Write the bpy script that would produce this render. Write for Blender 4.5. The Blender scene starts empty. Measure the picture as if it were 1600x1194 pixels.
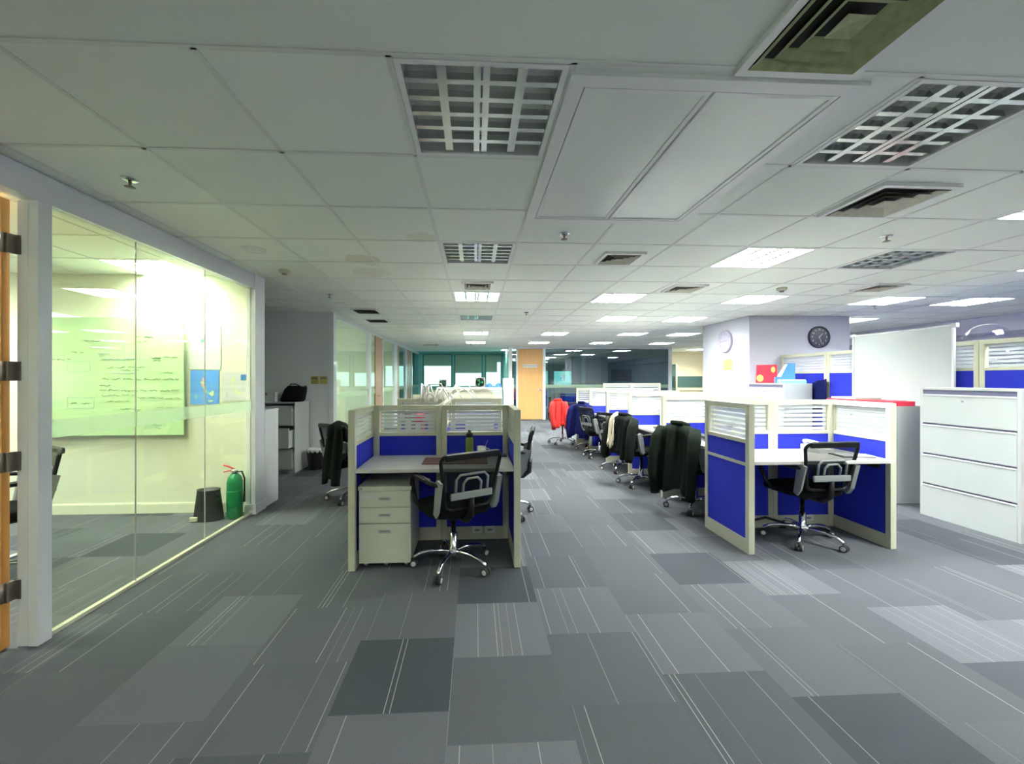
import bpy, bmesh, math, random
from mathutils import Vector, Matrix
R = math.radians
PI = math.pi
random.seed(7)
scn = bpy.context.scene
col = scn.collection

# ---------------------------------------------------------------- camera
H = 1.40
CEIL = 2.488
cd = bpy.data.cameras.new('camera')
cd.sensor_width = 36.0
cd.lens = 36.0 * 650 / 1600
cd.shift_x = 24.5 / 1600
cd.shift_y = -5.0 / 1600
cd.clip_end = 200
cam = bpy.data.objects.new('camera', cd)
cam.location = (0, 0, H)
cam.rotation_euler = (R(90), 0, R(-2.95))
col.objects.link(cam)
scn.camera = cam

# ---------------------------------------------------------------- world, exposure
scn.view_settings.view_transform = 'Standard'
scn.view_settings.look = 'None'
scn.view_settings.exposure = 2.2
scn.view_settings.gamma = 1.0
scn.view_settings.use_curve_mapping = False
w = bpy.data.worlds.new('world')
scn.world = w
w.use_nodes = True
bg = w.node_tree.nodes['Background']
bg.inputs[0].default_value = (0.62, 0.92, 0.88, 1)
bg.inputs[1].default_value = 0.6

# ---------------------------------------------------------------- materials
def new_mat(name):
    m = bpy.data.materials.new(name)
    m.use_nodes = True
    nt = m.node_tree
    nt.nodes.clear()
    out = nt.nodes.new('ShaderNodeOutputMaterial')
    return m, nt, out

def N(nt, t, **kw):
    n = nt.nodes.new(t)
    for k, v in kw.items():
        setattr(n, k, v)
    return n

def math_n(nt, op, a, b=None, c=None):
    n = nt.nodes.new('ShaderNodeMath'); n.operation = op
    for i, v in enumerate((a, b, c)):
        if v is None: continue
        if isinstance(v, (int, float)): n.inputs[i].default_value = v
        else: nt.links.new(v, n.inputs[i])
    return n.outputs[0]

def mix_c(nt, fac, a, b, mode='MIX'):
    n = nt.nodes.new('ShaderNodeMix'); n.data_type = 'RGBA'; n.blend_type = mode
    if isinstance(fac, (int, float)): n.inputs[0].default_value = fac
    else: nt.links.new(fac, n.inputs[0])
    for i, v in ((6, a), (7, b)):
        if isinstance(v, tuple): n.inputs[i].default_value = (*v[:3], 1)
        else: nt.links.new(v, n.inputs[i])
    return n.outputs[2]

def mat(name, c, rough=0.5, metal=0.0, var=0.06, scale=6.0, bump=0.0, bscale=200.0, emis=None, es=0, spec=None):
    m, nt, out = new_mat(name)
    b = N(nt, 'ShaderNodeBsdfPrincipled')
    nt.links.new(b.outputs[0], out.inputs[0])
    tc = N(nt, 'ShaderNodeTexCoord')
    no = N(nt, 'ShaderNodeTexNoise'); no.inputs['Scale'].default_value = scale
    nt.links.new(tc.outputs['Object'], no.inputs['Vector'])
    d = tuple(max(0, x * (1 - var)) for x in c); e = tuple(min(1, x * (1 + var)) for x in c)
    nt.links.new(mix_c(nt, no.outputs[0], d, e), b.inputs['Base Color'])
    b.inputs['Roughness'].default_value = rough
    b.inputs['Metallic'].default_value = metal
    if spec is not None: b.inputs['Specular IOR Level'].default_value = spec
    if bump:
        n2 = N(nt, 'ShaderNodeTexNoise'); n2.inputs['Scale'].default_value = bscale
        nt.links.new(tc.outputs['Object'], n2.inputs['Vector'])
        bp = N(nt, 'ShaderNodeBump'); bp.inputs['Strength'].default_value = bump; bp.inputs['Distance'].default_value = 0.01
        nt.links.new(n2.outputs[0], bp.inputs['Height'])
        nt.links.new(bp.outputs[0], b.inputs['Normal'])
    if emis:
        b.inputs['Emission Color'].default_value = (*emis, 1)
        b.inputs['Emission Strength'].default_value = es
    return m

def glass(name, tint, refl=1.0, base=0.0, rough=0.0):
    """thin sheet: coloured transparency plus a fresnel mirror"""
    m, nt, out = new_mat(name)
    tr = N(nt, 'ShaderNodeBsdfTransparent'); tr.inputs[0].default_value = (*tint, 1)
    gl = N(nt, 'ShaderNodeBsdfGlossy'); gl.inputs['Roughness'].default_value = rough
    gl.inputs[0].default_value = (1, 1, 1, 1)
    lw = N(nt, 'ShaderNodeLayerWeight'); lw.inputs[0].default_value = 0.5
    fres = math_n(nt, 'MULTIPLY_ADD', math_n(nt, 'POWER', lw.outputs['Facing'], 5.0), 0.55, 0.025)
    tc = N(nt, 'ShaderNodeTexCoord'); no = N(nt, 'ShaderNodeTexNoise'); no.inputs['Scale'].default_value = 1.5
    nt.links.new(tc.outputs['Object'], no.inputs['Vector'])
    f = math_n(nt, 'MULTIPLY_ADD', fres, refl, base)
    f = math_n(nt, 'MULTIPLY', f, math_n(nt, 'MULTIPLY_ADD', no.outputs[0], 0.1, 0.95))
    mx = N(nt, 'ShaderNodeMixShader')
    nt.links.new(f, mx.inputs[0]); nt.links.new(tr.outputs[0], mx.inputs[1]); nt.links.new(gl.outputs[0], mx.inputs[2])
    nt.links.new(mx.outputs[0], out.inputs[0])
    return m

def frosted(name, c, alpha):
    m, nt, out = new_mat(name)
    tr = N(nt, 'ShaderNodeBsdfTransparent'); tr.inputs[0].default_value = (1, 1, 1, 1)
    df = N(nt, 'ShaderNodeBsdfDiffuse'); df.inputs[0].default_value = (*c, 1)
    tl = N(nt, 'ShaderNodeBsdfTranslucent'); tl.inputs[0].default_value = (*c, 1)
    tc = N(nt, 'ShaderNodeTexCoord'); no = N(nt, 'ShaderNodeTexNoise'); no.inputs['Scale'].default_value = 3
    nt.links.new(tc.outputs['Object'], no.inputs['Vector'])
    a = N(nt, 'ShaderNodeMixShader'); a.inputs[0].default_value = 0.45
    nt.links.new(df.outputs[0], a.inputs[1]); nt.links.new(tl.outputs[0], a.inputs[2])
    mx = N(nt, 'ShaderNodeMixShader')
    nt.links.new(math_n(nt, 'MULTIPLY_ADD', no.outputs[0], 0.06, alpha - .03), mx.inputs[0])
    nt.links.new(tr.outputs[0], mx.inputs[1]); nt.links.new(a.outputs[0], mx.inputs[2])
    nt.links.new(mx.outputs[0], out.inputs[0])
    return m

def emit(name, c, s):
    m, nt, out = new_mat(name)
    e = N(nt, 'ShaderNodeEmission'); e.inputs[0].default_value = (*c, 1); e.inputs[1].default_value = s
    nt.links.new(e.outputs[0], out.inputs[0])
    return m

def carpet():
    m, nt, out = new_mat('carpet_tiles')
    b = N(nt, 'ShaderNodeBsdfPrincipled'); b.inputs['Roughness'].default_value = 0.9
    b.inputs['Specular IOR Level'].default_value = 0.15
    nt.links.new(b.outputs[0], out.inputs[0])
    g = N(nt, 'ShaderNodeNewGeometry'); s = N(nt, 'ShaderNodeSeparateXYZ')
    nt.links.new(g.outputs['Position'], s.inputs[0])
    x, y = s.outputs[0], s.outputs[1]
    cx = math_n(nt, 'FLOOR', math_n(nt, 'DIVIDE', math_n(nt, 'ADD', x, 50.11), 0.5))
    wn = N(nt, 'ShaderNodeTexWhiteNoise', noise_dimensions='1D'); nt.links.new(cx, wn.inputs['W'])
    off = math_n(nt, 'MULTIPLY', math_n(nt, 'FLOOR', math_n(nt, 'MULTIPLY', wn.outputs[0], 3)), 0.1667)
    cy = math_n(nt, 'FLOOR', math_n(nt, 'DIVIDE', math_n(nt, 'ADD', math_n(nt, 'ADD', y, 50.24), off), 0.5))
    cmb = N(nt, 'ShaderNodeCombineXYZ'); nt.links.new(cx, cmb.inputs[0]); nt.links.new(cy, cmb.inputs[1])
    t = N(nt, 'ShaderNodeTexWhiteNoise', noise_dimensions='3D'); nt.links.new(cmb.outputs[0], t.inputs['Vector'])
    # stripes: thin threads at random places across the tile
    st = math_n(nt, 'FLOOR', math_n(nt, 'DIVIDE', math_n(nt, 'ADD', x, 50.11), 0.025))
    c2 = N(nt, 'ShaderNodeCombineXYZ'); nt.links.new(st, c2.inputs[0]); nt.links.new(cy, c2.inputs[1]); c2.inputs[2].default_value = 3.3
    t2 = N(nt, 'ShaderNodeTexWhiteNoise', noise_dimensions='3D'); nt.links.new(c2.outputs[0], t2.inputs['Vector'])
    thr = math_n(nt, 'MULTIPLY_ADD', math_n(nt, 'POWER', t.outputs[0], 5.0), -0.17, 0.905)
    on = math_n(nt, 'GREATER_THAN', t2.outputs[0], thr)
    fr = math_n(nt, 'FRACT', math_n(nt, 'DIVIDE', math_n(nt, 'ADD', x, 50.11), 0.025))
    thin = math_n(nt, 'LESS_THAN', fr, 0.15)
    stripe = math_n(nt, 'MULTIPLY', on, thin)
    sv = N(nt, 'ShaderNodeSeparateColor'); nt.links.new(t2.outputs[1], sv.inputs[0])
    stripe = math_n(nt, 'MULTIPLY', stripe, math_n(nt, 'MULTIPLY_ADD', sv.outputs[1], 0.55, 0.15))
    # tile tone
    cr = N(nt, 'ShaderNodeValToRGB'); nt.links.new(t.outputs[0], cr.inputs[0])
    e = cr.color_ramp.elements
    e[0].position = 0; e[0].color = (0.050, 0.058, 0.068, 1)
    e[1].position = 1; e[1].color = (0.130, 0.138, 0.156, 1)
    k = cr.color_ramp.elements.new(0.3); k.color = (0.086, 0.095, 0.107, 1)
    k = cr.color_ramp.elements.new(0.8); k.color = (0.098, 0.106, 0.120, 1)
    # fine ribs and pile noise
    rib = math_n(nt, 'SINE', math_n(nt, 'MULTIPLY', x, 2 * PI / 0.0083))
    no = N(nt, 'ShaderNodeTexNoise'); no.inputs['Scale'].default_value = 220; no.inputs['Detail'].default_value = 2
    nt.links.new(g.outputs['Position'], no.inputs['Vector'])
    k2 = math_n(nt, 'ADD', math_n(nt, 'MULTIPLY_ADD', rib, 0.05, 0.70), math_n(nt, 'MULTIPLY', no.outputs[0], 0.6))
    c = mix_c(nt, 1.0, cr.outputs[0], (1, 1, 1), 'MULTIPLY')
    cc = N(nt, 'ShaderNodeVectorMath', operation='SCALE'); nt.links.new(c, cc.inputs[0]); nt.links.new(k2, cc.inputs['Scale'])
    c = mix_c(nt, stripe, cc.outputs[0], (0.42, 0.42, 0.42))
    nt.links.new(c, b.inputs['Base Color'])
    bp = N(nt, 'ShaderNodeBump'); bp.inputs['Strength'].default_value = 0.5; bp.inputs['Distance'].default_value = 0.004
    nt.links.new(no.outputs[0], bp.inputs['Height']); nt.links.new(bp.outputs[0], b.inputs['Normal'])
    return m

TILE = 0.632
def ceiling_mat():
    m, nt, out = new_mat('mineral_ceiling_tile')
    b = N(nt, 'ShaderNodeBsdfPrincipled'); b.inputs['Roughness'].default_value = 0.75
    b.inputs['Specular IOR Level'].default_value = 0.25
    nt.links.new(b.outputs[0], out.inputs[0])
    g = N(nt, 'ShaderNodeNewGeometry'); s = N(nt, 'ShaderNodeSeparateXYZ')
    nt.links.new(g.outputs['Position'], s.inputs[0])
    x, y = s.outputs[0], s.outputs[1]
    tx = math_n(nt, 'FLOOR', math_n(nt, 'ADD', math_n(nt, 'DIVIDE', x, TILE), 0.46))
    ty = math_n(nt, 'FLOOR', math_n(nt, 'SUBTRACT', math_n(nt, 'DIVIDE', y, TILE), 0.23))
    cm = N(nt, 'ShaderNodeCombineXYZ'); nt.links.new(tx, cm.inputs[0]); nt.links.new(ty, cm.inputs[1])
    wn = N(nt, 'ShaderNodeTexWhiteNoise', noise_dimensions='3D'); nt.links.new(cm.outputs[0], wn.inputs['Vector'])
    flat = math_n(nt, 'GREATER_THAN', y, 1.41)
    c = mix_c(nt, math_n(nt, 'MULTIPLY', wn.outputs[0], flat), (0.82, 0.86, 0.80), (0.87, 0.90, 0.85))
    no = N(nt, 'ShaderNodeTexNoise'); no.inputs['Scale'].default_value = 9; no.inputs['Detail'].default_value = 4
    nt.links.new(g.outputs['Position'], no.inputs['Vector'])
    # brown water stains
    for (sx, sy, r, st) in ((-1.02, 3.86, 0.17, .75), (-1.05, 4.32, 0.20, .45), (-0.40, 3.22, 0.12, .55)):
        vm = N(nt, 'ShaderNodeVectorMath', operation='DISTANCE')
        nt.links.new(g.outputs['Position'], vm.inputs[0]); vm.inputs[1].default_value = (sx, sy, CEIL)
        d = math_n(nt, 'ADD', vm.outputs['Value'], math_n(nt, 'MULTIPLY_ADD', no.outputs[0], 0.2, -0.1))
        mr = N(nt, 'ShaderNodeMapRange'); nt.links.new(d, mr.inputs[0])
        mr.inputs[1].default_value = r * .2; mr.inputs[2].default_value = r; mr.inputs[3].default_value = st; mr.inputs[4].default_value = 0
        edge = math_n(nt, 'LESS_THAN', d, r)
        f = math_n(nt, 'MULTIPLY', edge, math_n(nt, 'MULTIPLY', st, 0.55))
        c = mix_c(nt, f, c, (0.60, 0.52, 0.36))
    nt.links.new(c, b.inputs['Base Color'])
    n2 = N(nt, 'ShaderNodeTexNoise'); n2.inputs['Scale'].default_value = 140
    nt.links.new(g.outputs['Position'], n2.inputs['Vector'])
    bp = N(nt, 'ShaderNodeBump'); bp.inputs['Strength'].default_value = 0.12; bp.inputs['Distance'].default_value = 0.003
    nt.links.new(n2.outputs[0], bp.inputs['Height']); nt.links.new(bp.outputs[0], b.inputs['Normal'])
    return m

def wood(name, a, c, axis='Z'):
    m, nt, out = new_mat(name)
    b = N(nt, 'ShaderNodeBsdfPrincipled'); b.inputs['Roughness'].default_value = 0.4
    nt.links.new(b.outputs[0], out.inputs[0])
    tc = N(nt, 'ShaderNodeTexCoord'); mp = N(nt, 'ShaderNodeMapping')
    mp.inputs['Scale'].default_value = (14, 14, 0.7)
    nt.links.new(tc.outputs['Object'], mp.inputs[0])
    no = N(nt, 'ShaderNodeTexNoise'); no.inputs['Scale'].default_value = 2.2; no.inputs['Detail'].default_value = 6
    nt.links.new(mp.outputs[0], no.inputs['Vector'])
    nt.links.new(mix_c(nt, no.outputs[0], a, c), b.inputs['Base Color'])
    return m

M = {}
M['carpet'] = carpet()
M['ceiling'] = ceiling_mat()
M['tbar'] = mat('ceiling_grid_bar', (0.74, 0.76, 0.72), 0.4)
M['wall'] = mat('painted_wall', (0.62, 0.62, 0.62), 0.6, var=.02, bump=.05)
M['wall_grey'] = mat('grey_painted_wall', (0.72, 0.73, 0.76), 0.6, var=.03, bump=.05)
M['wall_lav'] = mat('white_column_paint', (0.52, 0.52, 0.62), 0.6, var=.02, bump=.05)
M['wall_green'] = mat('pale_room_paint', (0.74, 0.78, 0.62), 0.6, var=.02, bump=.05)
M['wall_cream'] = mat('cream_paint', (0.78, 0.72, 0.56), 0.6, var=.03)
M['wall_teal'] = mat('teal_paint', (0.22, 0.55, 0.53), 0.5, var=.08)
M['frame_white'] = mat('white_gloss_frame', (0.74, 0.76, 0.80), 0.3, var=.02)
M['cream'] = mat('cream_powder_coat', (0.56, 0.56, 0.43), 0.4, var=.03)
M['cab'] = mat('light_grey_steel', (0.46, 0.49, 0.48), 0.35, var=.03, bump=.03)
M['cab_dark'] = mat('dark_gap', (0.12, 0.12, 0.20), 0.6)
M['ped'] = mat('beige_grey_steel', (0.60, 0.62, 0.52), 0.4, var=.03, bump=.03)
M['blue'] = mat('royal_blue_fabric', (0.030, 0.045, 0.56), 0.85, var=.22, scale=60, bump=.5, bscale=500, spec=.2)
M['desk'] = mat('white_laminate', (0.60, 0.59, 0.55), 0.35, var=.03)
M['black_pl'] = mat('black_plastic', (0.010, 0.010, 0.012), 0.4, spec=.25)
M['grey_pl'] = mat('grey_plastic', (0.24, 0.26, 0.26), 0.45)
M['grey_pl2'] = mat('light_grey_plastic', (0.55, 0.56, 0.58), 0.4)
M['fabric_bk'] = mat('black_seat_fabric', (0.009, 0.011, 0.011), 0.9, spec=.1, bump=.6, bscale=400)
M['chrome'] = mat('chrome', (0.75, 0.75, 0.78), 0.12, 1.0, var=.02)
M['mirror'] = mat('polished_louvre', (0.55, 0.58, 0.56), 0.22, 1.0, var=.03)
M['reflector'] = mat('satin_reflector', (0.80, 0.82, 0.80), 0.35, 0.7, var=.03)
M['white_en'] = mat('white_enamel', (0.82, 0.83, 0.82), 0.4, var=.02)
M['rubber'] = mat('caster_rubber', (0.03, 0.03, 0.03), 0.6)
M['white_pl'] = mat('white_plastic', (0.80, 0.80, 0.78), 0.4, var=.02)
M['orange_wood'] = wood('orange_wood', (0.62, 0.27, 0.05), (0.74, 0.36, 0.08))
M['door_wood'] = wood('light_wood_veneer', (0.66, 0.34, 0.11), (0.80, 0.46, 0.19))
M['pink_wood'] = wood('pale_wood_veneer', (0.50, 0.30, 0.20), (0.60, 0.38, 0.27))
M['bronze'] = mat('aged_bronze_hinge', (0.30, 0.25, 0.22), 0.35, 0.8)
M['glass_y'] = glass('clear_room_glass', (0.93, 0.97, 0.90), 1.0, 0.02)
M['glass_g'] = glass('corridor_room_glass', (0.90, 0.95, 0.90), 1.2, 0.02)
M['glass_teal'] = glass('teal_tinted_glass', (0.42, 0.60, 0.62), 1.6, 0.14)
M['glass_clear'] = glass('clear_acrylic', (0.96, 0.97, 0.97), 1.0, 0.01)
M['glass_win'] = glass('window_glass', (0.80, 0.93, 0.90), 1.0, 0.02)
M['band'] = frosted('frosted_film', (0.66, 0.84, 0.66), 0.38)
M['stripe'] = frosted('frosted_stripe', (0.70, 0.72, 0.74), 0.88)
M['mesh_bk'] = frosted('black_chair_mesh', (0.015, 0.02, 0.02), 0.78)
M['mesh_red'] = frosted('red_chair_mesh', (0.7, 0.02, 0.08), 0.85)
M['board_green'] = mat('green_glass_board', (0.50, 0.70, 0.40), 0.18, var=.03)
M['board_white'] = mat('whiteboard_surface', (0.55, 0.59, 0.61), 0.10, var=.01)
M['ink'] = mat('dark_green_marker', (0.12, 0.24, 0.10), 0.6)
M['ink_blue'] = mat('pale_blue_marker', (0.35, 0.55, 0.62), 0.6)
M['ink_grey'] = mat('faint_grey_marker', (0.50, 0.55, 0.58), 0.6)
M['paper'] = mat('white_paper', (0.62, 0.64, 0.64), 0.7, var=.03)
M['map_blue'] = mat('blue_map_sea', (0.12, 0.36, 0.86), 0.5)
M['green_blob'] = mat('map_green', (0.10, 0.55, 0.30), 0.6)
M['pink_blob'] = mat('map_pink', (0.85, 0.45, 0.45), 0.6)
M['lime_blob'] = mat('map_lime', (0.60, 0.75, 0.40), 0.6)
M['yellow_paper'] = mat('yellow_green_paper', (0.46, 0.66, 0.14), 0.6)
M['red'] = mat('red_card', (0.72, 0.03, 0.07), 0.45)
M['red_cloth'] = mat('red_jacket_cloth', (0.78, 0.035, 0.03), 0.8, var=.2, bump=.3, bscale=60)
M['crimson'] = mat('crimson_seat', (0.62, 0.02, 0.14), 0.7)
M['gold'] = mat('gold_print', (0.80, 0.55, 0.15), 0.5)
M['blue_pl'] = mat('blue_file_plastic', (0.06, 0.22, 0.55), 0.4)
M['navy_cloth'] = mat('navy_jacket_cloth', (0.010, 0.013, 0.09), 0.85, spec=.1, var=.3, bump=.4, bscale=60)
M['black_cloth'] = mat('black_jacket_cloth', (0.010, 0.013, 0.011), 0.85, spec=.1, var=.35, bump=.4, bscale=60)
M['green_cloth'] = mat('dark_green_jacket_cloth', (0.011, 0.017, 0.012), 0.85, spec=.1, var=.35, bump=.4, bscale=60)
M['cream_cloth'] = mat('cream_scarf_cloth', (0.72, 0.64, 0.48), 0.85)
M['teal_paper'] = mat('teal_folder', (0.22, 0.62, 0.62), 0.5)
M['tumbler'] = mat('olive_green_bottle', (0.16, 0.24, 0.03), 0.25)
M['yellow'] = mat('yellow_cap', (0.75, 0.78, 0.05), 0.4)
M['brownmat'] = mat('brown_leather', (0.22, 0.09, 0.07), 0.5)
M['bin_black'] = mat('black_bin_plastic', (0.02, 0.02, 0.02), 0.5)
M['green_tank'] = mat('green_cylinder_paint', (0.005, 0.22, 0.07), 0.3)
M['vent_y'] = mat('dusty_yellowed_vent', (0.36, 0.40, 0.20), 0.6, var=.35, scale=30)
M['vent_w'] = mat('dusty_white_vent', (0.58, 0.56, 0.46), 0.6, var=.2, scale=30)
M['dark'] = mat('vent_throat', (0.02, 0.02, 0.015), 0.8)
M['thermo'] = mat('yellowed_switch_plate', (0.52, 0.46, 0.12), 0.5)
M['blind'] = mat('grey_green_roller_blind', (0.34, 0.52, 0.44), 0.7, var=.05)
M['teal_frame'] = mat('teal_window_frame', (0.03, 0.20, 0.24), 0.4)
M['clock_face'] = mat('dark_clock_face', (0.16, 0.18, 0.24), 0.5)
M['clock_rim'] = mat('dark_navy_rim', (0.03, 0.03, 0.07), 0.3)
M['clock_rim2'] = mat('grey_purple_rim', (0.36, 0.33, 0.45), 0.3)
M['balloon'] = glass('clear_balloon_film', (0.95, 0.95, 0.98), 0.8, 0.05)
M['tv'] = mat('dark_screen', (0.03, 0.05, 0.06), 0.12)
M['teal_dark'] = mat('dark_teal_furniture', (0.05, 0.12, 0.13), 0.5)
M['panel_gloss'] = mat('semi_gloss_hatch', (0.86, 0.89, 0.85), 0.24, var=.02)

# ---------------------------------------------------------------- mesh helpers
class MB:
    def __init__(s): s.v = []; s.f = []; s.sm = []
    def add(s, vs, fs, smooth=False):
        b = len(s.v); s.v += [tuple(v) for v in vs]
        s.f += [tuple(b + i for i in f) for f in fs]; s.sm += [smooth] * len(fs); return s
    def box(s, x0, x1, y0, y1, z0, z1, mx=None):
        vs = [Vector((x, y, z)) for z in (z0, z1) for y in (y0, y1) for x in (x0, x1)]
        if mx is not None: vs = [mx @ v for v in vs]
        return s.add(vs, [(0, 2, 3, 1), (4, 5, 7, 6), (0, 1, 5, 4), (2, 6, 7, 3), (0, 4, 6, 2), (1, 3, 7, 5)])
    def rbox(s, x0, x1, y0, y1, z0, z1, r=.01, mx=None):
        """box with chamfered vertical and horizontal edges"""
        bm = bmesh.new()
        bmesh.ops.create_cube(bm, size=1)
        for v in bm.verts:
            v.co = Vector(((x0 + x1) / 2 + v.co.x * (x1 - x0), (y0 + y1) / 2 + v.co.y * (y1 - y0), (z0 + z1) / 2 + v.co.z * (z1 - z0)))
        bmesh.ops.bevel(bm, geom=list(bm.edges), offset=r, segments=2, affect='EDGES', profile=.6)
        bm.verts.ensure_lookup_table()
        vs = [mx @ v.co if mx is not None else v.co.copy() for v in bm.verts]
        s.add(vs, [[v.index for v in f.verts] for f in bm.faces]); bm.free(); return s
    def tube(s, pts, r, seg=8, closed=False, flat=None):
        pts = [Vector(p) for p in pts]; n = len(pts)
        rs = r if isinstance(r, (list, tuple)) else [r] * n
        vs = []; prev = None
        for i, p in enumerate(pts):
            if closed: t = pts[(i + 1) % n] - pts[i - 1]
            else: t = pts[min(i + 1, n - 1)] - pts[max(i - 1, 0)]
            t.normalize()
            if prev is None:
                u = t.orthogonal().normalized()
            else:
                u = prev - t * prev.dot(t)
                u = u.normalized() if u.length > 1e-6 else t.orthogonal().normalized()
            prev = u; v = t.cross(u)
            for k in range(seg):
                a = 2 * PI * k / seg
                vs.append(p + (u * math.cos(a) + v * math.sin(a)) * rs[i])
        fs = []
        m = n if closed else n - 1
        for i in range(m):
            j = (i + 1) % n
            for k in range(seg):
                k2 = (k + 1) % seg
                fs.append((i * seg + k, i * seg + k2, j * seg + k2, j * seg + k))
        s.add(vs, fs, True)
        if not closed:
            b = len(s.v) - len(vs)
            s.f.append(tuple(b + k for k in reversed(range(seg)))); s.sm.append(False)
            s.f.append(tuple(b + (n - 1) * seg + k for k in range(seg))); s.sm.append(False)
        return s
    def cyl(s, p0, p1, r0, r1=None, seg=16):
        return s.tube([p0, p1], [r0, r0 if r1 is None else r1], seg)
    def lathe(s, prof, c=(0, 0, 0), seg=24, mx=None):
        n = len(prof); vs = []
        for (r, z) in prof:
            for k in range(seg):
                a = 2 * PI * k / seg
                v = Vector((c[0] + r * math.cos(a), c[1] + r * math.sin(a), c[2] + z))
                vs.append(mx @ v if mx is not None else v)
        fs = [(i * seg + k, i * seg + (k + 1) % seg, (i + 1) * seg + (k + 1) % seg, (i + 1) * seg + k) for i in range(n - 1) for k in range(seg)]
        s.add(vs, fs, True); b = len(s.v) - len(vs)
        s.f.append(tuple(b + k for k in reversed(range(seg)))); s.sm.append(False)
        s.f.append(tuple(b + (n - 1) * seg + k for k in range(seg))); s.sm.append(False)
        return s
    def prism(s, poly, a, b, axis='y', mx=None):
        def P(p, t):
            v = {'x': (t, p[0], p[1]), 'y': (p[0], t, p[1]), 'z': (p[0], p[1], t)}[axis]
            return mx @ Vector(v) if mx is not None else Vector(v)
        n = len(poly)
        vs = [P(p, a) for p in poly] + [P(p, b) for p in poly]
        fs = [tuple(range(n)), tuple(n + i for i in reversed(range(n)))] + [(i, n + i, n + (i + 1) % n, (i + 1) % n) for i in range(n)]
        return s.add(vs, fs)
    def build(s, name, m, parent=None, loc=None, recalc=True):
        me = bpy.data.meshes.new(name)
        me.from_pydata(s.v, [], s.f)
        if recalc:
            bm = bmesh.new(); bm.from_mesh(me); bmesh.ops.recalc_face_normals(bm, faces=bm.faces); bm.to_mesh(me); bm.free()
        for p, q in zip(me.polygons, s.sm): p.use_smooth = q
        me.materials.append(M[m] if isinstance(m, str) else m)
        o = bpy.data.objects.new(name, me); col.objects.link(o)
        if parent is not None: o.parent = parent
        if loc is not None: o.location = loc
        return o

def tag(o, label, cat, group=None, kind=None):
    o['label'] = label; o['category'] = cat
    if group: o['group'] = group
    if kind: o['kind'] = kind
    return o
def thing(name, label, cat, loc=(0, 0, 0), rz=0, group=None):
    o = bpy.data.objects.new(name, None); o.empty_display_size = .1
    o.location = loc; o.rotation_euler = (0, 0, rz); col.objects.link(o)
    return tag(o, label, cat, group)
def struct(o, label=None):
    o['kind'] = 'structure'
    if label: o['label'] = label
    return o
def kids(o, pool):
    return [c for c in pool if c.parent == o]
def copy_tree(o, parent=None):
    c = o.copy(); col.objects.link(c); c.parent = parent
    for ch in list(o.children): copy_tree(ch, c)
    return c
def dup(root, label, loc, rz=0, group=None):
    c = copy_tree(root); c.location = loc; c.rotation_euler = (0, 0, rz); c['label'] = label
    if group: c['group'] = group
    return c
def B(*a): return MB().box(*a)

# ================================================================ STRUCTURE
XL, XR, Y0, Y1 = -6.6, 9.5, -2.6, 17.4
struct(B(XL, XR, Y0, Y1, -.1, 0).build('floor', 'carpet'), 'grey striped carpet tiles over the whole office floor')

# lamp cells: (i, j, lit, tint)
def cellx(i): return (TILE * (i - .46), TILE * (i + .54))
def celly(j): return (TILE * (j + .23), TILE * (j + 1.23))
LAMPS = [(0, 2, 0), (0, 5, 0), (0, 8, 1), (0, 11, 0), (0, 15, 1), (0, 19, 1),
         (3, 2, 0), (4, 5, 1), (3, 8, 1), (4, 11, 1), (3, 15, 1), (3, 19, 1),
         (6, 5, 0), (6, 8, 1), (6, 11, 1), (6, 15, 1), (6, 19, 1), (6, 3, 1),
         (9, 5, 1), (9, 8, 1), (8, 15, 1), (9, 19, 1), (11, 8, 1), (11, 11, 1),
         (-5, 6, 1), (-5, 16, 1), (2, 24, 1), (13, 23, 1), (-5, 11, 1), (-5, 22, 1), (-5, 3, 1), (-8, 5, 1), (-1, -2, 1), (3, -2, 1), (7, -2, 1), (7, 2, 1)]  # includes unseen fill lamps added behind the camera and in the left room
cells = {(i, j) for i, j, _ in LAMPS}
xs = [XL] + [TILE * (i - .46) for i in range(-9, 16) if XL < TILE * (i - .46) < XR] + [XR]
ys = [Y0] + [TILE * (j + .23) for j in range(-4, 3)] + [TILE * (j + .23) for j in range(3, 40) if TILE * (j + .23) < Y1] + [Y1]
cm = MB()
for a in range(len(xs) - 1):
    for b in range(len(ys) - 1):
        mx_, my_ = (xs[a] + xs[a + 1]) / 2, (ys[b] + ys[b + 1]) / 2
        i = math.floor(mx_ / TILE + .46); j = math.floor(my_ / TILE - .23)
        if (i, j) in cells: continue
        cm.add([(xs[a], ys[b], CEIL), (xs[a + 1], ys[b], CEIL), (xs[a + 1], ys[b + 1], CEIL), (xs[a], ys[b + 1], CEIL)], [(0, 3, 2, 1)])
struct(cm.build('ceiling', 'ceiling', recalc=False), 'white tiled suspended ceiling')
gm = MB()
PX0, PX1, PY0, PY1 = 0.37, 1.42, 1.48, 2.80        # access hatch
for x in xs[1:-1]:
    if PX0 < x < PX1:
        gm.box(x - .010, x + .010, PY1 + .03, Y1, CEIL - .004, CEIL + .002)
    else:
        gm.box(x - .010, x + .010, 1.41, Y1, CEIL - .004, CEIL + .002)
for y in ys[1:-1]:
    if y < 1.40: continue
    if PY0 - .05 < y < PY1 + .03:
        gm.box(XL, PX0 - .03, y - .010, y + .010, CEIL - .004, CEIL + .002)
        gm.box(PX1 + .03, XR, y - .010, y + .010, CEIL - .004, CEIL + .002)
    else:
        gm.box(XL, XR, y - .010, y + .010, CEIL - .004, CEIL + .002)
struct(gm.build('trim_1', 'tbar'), 'slim metal grid bars between the ceiling tiles')
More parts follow.
